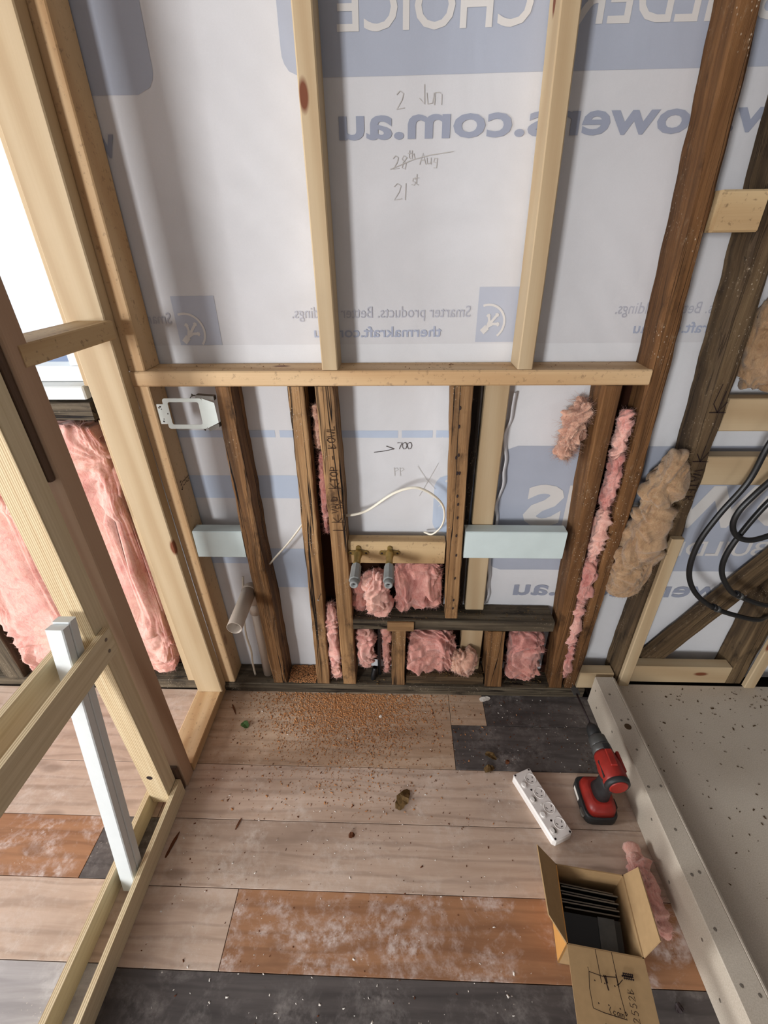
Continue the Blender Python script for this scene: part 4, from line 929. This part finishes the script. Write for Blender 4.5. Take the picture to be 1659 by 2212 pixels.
# ---- cordless drill
dr = empty('cordless_drill', (0.665, -0.42, 0.0), 'red and black cordless drill with a long bit, standing on its battery', 'drill')
def loft(name, secs, mat, n=20, p=3.0, smooth=True):
    """secs: (centre, half-x, half-y) in the horizontal plane, superellipse"""
    rg = []
    for c, hx, hy in secs:
        ring = []
        for j in range(n):
            t = 2*PI*j/n; ct, st2 = math.cos(t), math.sin(t)
            ring.append((c[0]+math.copysign(abs(ct)**(2/p), ct)*hx, c[1]+math.copysign(abs(st2)**(2/p), st2)*hy, c[2]))
        rg.append(ring)
    V, F = prism_rings(rg); o = mesh_obj(name, V, F, mat)
    if smooth:
        for q in o.data.polygons: q.use_smooth = len(q.vertices) == 4
    return child(o, dr)
# battery and foot
loft('battery', [((0.663, -0.425, 0.001), 0.050, 0.066), ((0.663, -0.425, 0.006), 0.054, 0.070), ((0.663, -0.425, 0.036), 0.054, 0.070), ((0.662, -0.425, 0.040), 0.050, 0.066)], M['toolblack'], 32, 5)
loft('foot', [((0.664, -0.428, 0.0405), 0.046, 0.062), ((0.665, -0.428, 0.062), 0.044, 0.058), ((0.667, -0.426, 0.074), 0.030, 0.040)], M['red'], 28, 4.5)
o = loft('battery_latch', [((0.610, -0.466, 0.012), 0.006, 0.012), ((0.608, -0.466, 0.030), 0.006, 0.012)], M['bracket_grey'], 12, 4)
o = loft('battery_latch', [((0.720, -0.440, 0.010), 0.006, 0.016), ((0.720, -0.440, 0.032), 0.006, 0.016)], M['toolblack'], 12, 4)
o = loft('charge_gauge', [((0.6085, -0.405, 0.014), 0.0008, 0.022), ((0.6082, -0.405, 0.030), 0.0008, 0.022)], M['chip'], 12, 6)
loft('grip', [((0.668, -0.425, 0.072), 0.026, 0.036), ((0.671, -0.427, 0.100), 0.0225, 0.030), ((0.674, -0.430, 0.135), 0.0225, 0.029), ((0.676, -0.432, 0.165), 0.026, 0.036)], M['toolblack'], 24, 2.6)
loft('trigger', [((0.675, -0.398, 0.122), 0.008, 0.012), ((0.676, -0.394, 0.140), 0.009, 0.014), ((0.676, -0.398, 0.158), 0.009, 0.012)], M['slot'], 16, 2.6)
ax = Vector((-0.05, 1.0, 0.0)).normalized(); q0 = Vector((0.681, -0.476, 0.190))
lathe('motor_housing', [(0.012, 0.036), (0.020, 0.038), (0.060, 0.039), (0.085, 0.035), (0.100, 0.034), (0.108, 0.031)], q0, ax, M['red'], dr, 14)
box('housing_rib', 0.667, 0.688, -0.430, -0.375, 0.226, 0.232, M['red'], dr, 0.002)
box('housing_rib', 0.706, 0.716, -0.440, -0.372, 0.196, 0.214, M['red'], dr, 0.002)
box('side_panel', 0.6425, 0.6445, -0.452, -0.400, 0.178, 0.206, M['toolblack'], dr, 0.0006)
box('top_panel', 0.668, 0.690, -0.372, -0.352, 0.2225, 0.2255, M['toolblack'], dr, 0.001)
box('side_vent', 0.7165, 0.719, -0.450, -0.410, 0.186, 0.190, M['slot'], dr)
lathe('rear_ring', [(0.0, 0.033), (0.002, 0.037), (0.014, 0.039), (0.016, 0.036)], q0, ax, M['toolblack'], dr, 22)
lathe('rear_cap', [(-0.003, 0.026), (-0.001, 0.029), (0.001, 0.029)], q0, ax, M['red'], dr, 22)
lathe('clutch_collar', [(0.109, 0.031), (0.112, 0.0325), (0.128, 0.0325), (0.131, 0.031)], q0, ax, M['toolgrey'], dr, 12)
lathe('mode_collar', [(0.1315, 0.030), (0.134, 0.031), (0.162, 0.029), (0.166, 0.026)], q0, ax, M['toolgrey'], dr, 10)
lathe('chuck', [(0.167, 0.021), (0.170, 0.0225), (0.196, 0.0215), (0.206, 0.017), (0.216, 0.009)], q0, ax, M['toolblack'], dr, 14)
bt = [q0+ax*(0.214+0.012*i) for i in range(12)]
lathe('drill_bit', [(0.0, 0.0035), (0.125, 0.0035)], q0+ax*0.214, ax, M['slot'], dr, 10)
V = []; F = []; bt = q0+ax*0.335; u = Vector((1, 0.05, 0)).normalized()
extr = [(-0.012, 0.0), (0.012, 0.0), (0.013, 0.030), (0.004, 0.034), (0.0, 0.048), (-0.004, 0.034), (-0.013, 0.030)]
V = [bt+u*a+ax*b+Vector((0, 0, 0.0012)) for a, b in extr]+[bt+u*a+ax*b-Vector((0, 0, 0.0012)) for a, b in extr]; n = 7
F = [tuple(range(n)), tuple(reversed(range(n, 2*n)))]+[(i, i+n, (i+1) % n+n, (i+1) % n) for i in range(n)]
child(mesh_obj('spade_tip', V, F, M['toolgrey']), dr)
# ---- carton of brackets
cb = empty('cardboard_carton', (0.525, -0.755, 0.0), 'open cardboard carton with pencilled sketch on its flap', 'carton')
ang = math.atan2(-0.022, 0.178); BW, BD, BH, CT = 0.180, 0.174, 0.130, 0.0030
def cq(name, pts, mat, th=CT):
    """card panel from a planar polygon in carton coordinates"""
    P = [Vector(p) for p in pts]; n_ = (P[1]-P[0]).cross(P[2]-P[0]).normalized()*th; n = len(P)
    V = P+[p-n_ for p in P]; F = [tuple(range(n)), tuple(reversed(range(n, 2*n)))]+[(i, i+n, (i+1) % n+n, (i+1) % n) for i in range(n)]
    bm = bmesh.new(); vv = [bm.verts.new(v) for v in V]
    for f in F: bm.faces.new([vv[i] for i in f])
    return bm_obj(name, bm, mat, cb)
x, y = BW/2, BD/2
cq('base_panel', [(-x, -y, 0.004), (x, -y, 0.004), (x, y, 0.004), (-x, y, 0.004)], M['card'])
cq('side_panel', [(-x, y, 0.001), (-x, -y, 0.001), (-x, -y, BH), (-x, y, BH)], M['card_lit'])  # only this panel takes the painted lit colour
cq('side_panel', [(x, -y, 0.001), (x, y, 0.001), (x, y, BH), (x, -y, BH)], M['card'])
cq('back_panel', [(x, y, 0.001), (-x, y, 0.001), (-x, y, BH), (x, y, BH)], M['card'])
cq('front_panel', [(-x, -y, 0.001), (x, -y, 0.001), (x, -y, BH), (-x, -y, BH)], M['card'])
cq('side_flap', [(-x, -y+0.002, BH+0.001), (-x, y, BH+0.001), (-x-0.058, y+0.010, BH+0.066), (-x-0.050, -y+0.030, BH+0.066)], M['card'])
cq('side_flap', [(x, y, BH+0.001), (x, -y+0.002, BH+0.001), (x+0.020, -y+0.014, BH+0.078), (x+0.014, y-0.012, BH+0.082)], M['card'])
ff = cq('front_flap', [(x, -y, BH+0.001), (-x, -y, BH+0.001), (-x-0.004, -y-0.190, BH+0.005), (x-0.004, -y-0.190, BH+0.005)], M['card'])
def on_flap(x0, y0, rot=0.0):
    c, s = math.cos(rot), math.sin(rot)
    return lambda a, b: (x0+a*c-b*s, y0+a*s+b*c, BH+0.0062+0.0*(y0))
def flapink(lines, x0, y0, rot=0.0, wd=0.0016, m_='ink'):
    o = ink('pen_sketch', lines, on_flap(x0, y0, rot), wd, M[m_], None); o.parent = ff; return o
flapink([[(0.030, 0.0), (0.031, -0.060)], [(0.068, 0.0), (0.069, -0.062)]], -0.055, -y-0.001)
flapink([[(0, 0.008), (0.001, 0), (0.03, -0.004), (0.062, -0.001)], [(0.001, 0), (-0.004, -0.03), (-0.003, -0.062), (0.02, -0.066), (0.068, -0.070)], [(0.062, 0.004), (0.064, -0.035), (0.067, -0.064)]], -0.050, -y-0.045)
flapink([[(0.0, 0), (0.006, 0.003), (0.016, 0.012)]], -0.012+0.022, -y-0.060)
flapink([[(0, 0), (0.003, -0.012), (0.005, -0.026)], [(0.004, 0), (0.005, -0.014)]], -0.016, -y-0.046, 0, 0.0030)
flapink([[(i*0.004-0.004*(j % 2), j*0.0042), (i*0.004+0.002, j*0.0042+0.003)] for i in range(6) for j in range(3)], 0.030, -y-0.046, 0, 0.0034, 'marker')
for (a, b) in ((-0.040, -0.058), (-0.018, -0.060), (0.004, -0.061), (-0.040, -0.096), (-0.018, -0.096), (0.006, -0.098)): flapink([[(0, 0), (0.002, -0.002)]], a, -y+b, 0, 0.0024)
flapink(strokes('(com?', 0.011, 0.75), -0.020, -y-0.110, -0.10)
flapink(strokes('U2552B', 0.014, 0.85), 0.045, -y-0.130, PI/2)
flapink(strokes('9420', 0.014, 0.75), -0.036, -y-0.142, -0.05)
cb.rotation_euler = (0, 0, ang)
# brackets inside: thin black steel plates leaning together
rb = random.Random(8)
def bracket_piece(lab, kind, px, py, pz, rz, tilt):
    t = empty('steel_bracket', (0, 0, 0), lab, 'bracket', 'black steel brackets in the carton')
    th = 0.0032; L, H = (0.148, 0.075) if kind else (0.142, 0.066)
    def pl(name, x0, x1, y0, y1, z0, z1, mat):
        s = [(x0, y0), (x1, y0), (x1, y1), (x0, y1)]; V, F = prism_rings([[(a, b, z0) for a, b in s], [(a, b, z1) for a, b in s]]); return mesh_obj(name, V, F, mat, t)
    pl('plate', -L/2, L/2, -th/2, th/2, 0.0, H, M['blackm'])
    pl('lit_edge', -L/2, L/2, -th/2, th/2, H, H+0.0007, M['edge'])  # paler strip paints the lit top edge of each plate
    c, s = math.cos(ang), math.sin(ang)
    t.location = (0.525+px*c-py*s, -0.755+px*s+py*c, pz); t.rotation_euler = (tilt, 0, ang+rz)
    return t
names = ['black steel plate at the back of the carton', 'second black steel plate from the back of the carton', 'third black steel plate from the back of the carton', 'fourth black steel plate from the back of the carton', 'fifth black steel plate from the back of the carton', 'sixth black steel plate from the back of the carton', 'seventh black steel plate from the back of the carton', 'eighth black steel plate from the back of the carton', 'black steel plate in front of the stacked row in the carton']
for i, nm in enumerate(names[:7]):
    bracket_piece(nm, i % 2, 0.0+rb.uniform(-0.003, 0.003), 0.066-i*0.0086, 0.0085, [-0.03, -0.02, -0.03, -0.02, -0.01, 0.0, 0.0][i], 0.06)
fp = empty('steel_plate', (0, 0, 0), 'flat black steel plate with a grey strip, front of the carton', 'plate')
V, F = prism_rings([[(-0.080, -0.040, 0), (0.066, -0.040, 0), (0.066, 0.040, 0), (-0.080, 0.040, 0)], [(-0.080, -0.040, 0.006), (0.066, -0.040, 0.006), (0.066, 0.040, 0.006), (-0.080, 0.040, 0.006)]]); mesh_obj('plate', V, F, M['blackm'], fp)
V, F = prism_rings([[(0.008, -0.040, 0.0061), (0.050, -0.040, 0.0061), (0.050, 0.042, 0.0061), (0.008, 0.042, 0.0061)], [(0.008, -0.040, 0.009), (0.050, -0.040, 0.009), (0.050, 0.042, 0.009), (0.008, 0.042, 0.009)]]); mesh_obj('grey_strip', V, F, M['toolgrey'], fp)
c, s = math.cos(ang), math.sin(ang); fp.location = (0.525+0.002*c+0.041*s, -0.755+0.002*s-0.041*c, 0.068); fp.rotation_euler = (0.30, 0, ang)

# ---- debris
def flake(name, x, y, L, W_, rot, mat, lab, cat, curl=0.006, seed=1, group=None, tip=0.5, z=0.001, base=0.0):
    r_ = random.Random(seed); n = 7; V = []; F = []
    for i in range(n+1):
        t = i/n; wv = W_/2*(math.sin(PI*(0.08+0.9*t))**tip)*(1+r_.uniform(-0.18, 0.18)); h = z+curl*math.sin(PI*t)*r_.uniform(0.7, 1.2)
        V += [(L*(t-0.5), -wv, h+curl*0.5*r_.random()), (L*(t-0.5), 0, h), (L*(t-0.5), wv, h+curl*0.6*r_.random())]
    m_ = len(V)
    for i in range(n):
        for j in range(2): a = 3*i+j; F.append((a, a+1, a+4, a+3))
    V += [(a, b, max(0.0002, c_-0.0012)) for a, b, c_ in V]
    for i in range(n):
        for j in range(2): a = m_+3*i+j; F.append((a, a+3, a+4, a+1))
    for i in range(n): F += [(3*i, 3*i+3, m_+3*i+3, m_+3*i), (3*i+2, m_+3*i+2, m_+3*i+5, 3*i+5)]
    F += [(0, m_, m_+1, 1), (1, m_+1, m_+2, 2), (3*n, 3*n+1, m_+3*n+1, m_+3*n), (3*n+1, 3*n+2, m_+3*n+2, m_+3*n+1)]
    o = mesh_obj(name, V, F, mat, None, loc=(x, y, base)); o.rotation_euler = (0, 0, rot); return tag(o, lab, cat, group)
flake('dead_leaf', 0.020, -0.430, 0.075, 0.042, 1.05, M['leaf'], 'large curled brown leaf in the middle of the floor', 'leaf', 0.010, 1)
flake('dead_leaf', 0.332, -0.318, 0.040, 0.024, 0.3, M['leaf'], 'brown leaf fragment at the edge of the charcoal boards', 'leaf', 0.008, 2)
flake('dead_leaf', 0.345, -0.270, 0.044, 0.022, -0.6, M['leaf'], 'dark curled leaf on the charcoal boards', 'leaf', 0.008, 3)
flake('green_leaf', -0.606, -0.165, 0.036, 0.028, -0.7, M['green'], 'green and tan leaf near the partition plate', 'leaf', 0.008, 4)
flake('plaster_chip', 0.362, -0.022, 0.046, 0.022, 0.25, M['chip'], 'large white plaster chip against the bottom plate', 'chip', 0.002, 5)
flake('plaster_chip', -0.069, -0.114, 0.014, 0.011, 0.4, M['chip'], 'small white plaster chip among the sawdust', 'chip', 0.002, 6)
flake('wood_splinter', -0.714, -0.585, 0.075, 0.010, 1.38, M['splinter'], 'long dark splinter beside the pocket frame rail', 'splinter', 0.002, 7)
flake('wood_splinter', -0.522, -0.520, 0.036, 0.006, 1.3, M['splinter'], 'short dark splinter on a board joint', 'splinter', 0.002, 8)
flake('wood_splinter', -0.672, -0.095, 0.055, 0.006, -1.0, M['splinter'], 'thin splinter near the partition plate', 'splinter', 0.002, 9)
flake('bark_chip', -0.146, -0.545, 0.020, 0.016, 0.2, M['splinter'], 'dark round bark chip on the tan board', 'chip', 0.005, 10)
flake('bark_chip', 0.402, -0.290, 0.018, 0.014, 0.9, M['splinter'], 'brown chip near the power outlet', 'chip', 0.004, 11)
flake('bark_chip', 0.745, -0.60, 0.030, 0.018, 1.2, M['leaf'], 'brown chip against the foot of the hob', 'chip', 0.006, 12)
flake('bark_chip', 0.700, -0.905, 0.020, 0.018, 0.4, M['slot'], 'black lump on the charcoal board near the carton', 'chip', 0.006, 13)
def scatter(name, n, pos, size, mats, lab, cat, seed, zf=lambda x, y: 0.0, thick=0.4):
    r_ = random.Random(seed); V = []; F = []
    for _ in range(n):
        x, y = pos(r_)
        while zf(0, 0) == 0.0 and ((0.36 < x < 0.76 and y < -0.57) or (0.38 < x < 0.58 and -0.59 < y < -0.30) or (0.585 < x < 0.74 and -0.52 < y < -0.32)): x, y = pos(r_)
        s = r_.uniform(*size)*(0.6+0.9*r_.random()**3); a = r_.uniform(0, 2*PI); z = zf(x, y)+0.0003; el = r_.uniform(0.35, 1.0)
        c, s_ = math.cos(a), math.sin(a); b0 = len(V)
        for (u, v_) in ((-1, -el*0.6), (1, -el*0.3), (0.7, el), (-0.8, el*0.5)):
            V.append((x+(u*c-v_*s_)*s, y+(u*s_+v_*c)*s, z+r_.uniform(0, 0.3)*s*thick))
        V.append((x, y, z+s*thick*1.6))
        F += [(b0, b0+1, b0+4), (b0+1, b0+2, b0+4), (b0+2, b0+3, b0+4), (b0+3, b0, b0+4)]
    o = mesh_obj(name, V, F, mats); return tag(o, lab, cat, None, 'stuff')
def pos_saw(r_):
    while True:
        x = r_.gauss(-0.20, 0.17); y = -abs(r_.gauss(0.03, 0.11))-0.004 if r_.random() < 0.75 else -abs(r_.gauss(0.0, 0.24))-0.004
        if -0.72 < x < 0.5 and -0.5 < y < -0.008: return x, y
scatter('sawdust', 11000, pos_saw, (0.0014, 0.0040), M['saw'], 'orange sawdust spilled along the foot of the wall', 'sawdust', 1)
scatter('sawdust', 2600, lambda r_: (r_.uniform(-0.462, -0.345), r_.uniform(0.0, 0.094)), (0.0010, 0.0028), M['saw'], 'orange sawdust heaped on the bottom plate between two studs', 'sawdust', 2, lambda x, y: 0.0515+0.006*(0.5+0.5*MN.noise(Vector((x*30, y*30, 0)))))
scatter('wood_crumbs', 900, lambda r_: (r_.uniform(-0.70, 0.72), -abs(r_.gauss(0.1, 0.34))-0.02), (0.0014, 0.0036), M['splinter'], 'brown wood crumbs strewn over the floor', 'crumbs', 3)
scatter('plaster_crumbs', 420, lambda r_: (r_.uniform(-0.70, 0.72), r_.uniform(-1.05, -0.02)), (0.0012, 0.0034), M['chip'], 'white plaster crumbs strewn over the floor', 'crumbs', 4)
def pos_sh(r_):
    return r_.uniform(0.88, 1.6), -abs(r_.gauss(0, 0.35))-0.02
scatter('dirt_flecks', 260, pos_sh, (0.0018, 0.0060), M['dirt'], 'dark dirt flecks on the shower base', 'dirt', 5, lambda x, y: 0.0963, 0.2)
scatter('wood_crumbs', 120, lambda r_: (r_.uniform(-0.70, 0.62), r_.uniform(0.005, 0.092)), (0.0010, 0.0028), M['splinter'], 'brown wood crumbs on the long pine plate', 'crumbs', 6, lambda x, y: 1.3412)
scatter('wood_crumbs', 320, lambda r_: (r_.uniform(-0.165, 0.58), r_.uniform(0.006, 0.092)), (0.0012, 0.0034), M['leaf'], 'dark crumbs on the low plate', 'crumbs', 7, lambda x, y: 0.4132)
scatter('dirt_flecks', 260, lambda r_: (r_.uniform(-0.33, 0.76), r_.uniform(0.0, 0.05)), (0.0015, 0.0045), M['leaf'], 'dark grit along the bottom plate', 'dirt', 8, lambda x, y: 0.0522 if not (0.03 < x < 0.355) else 0.0985)
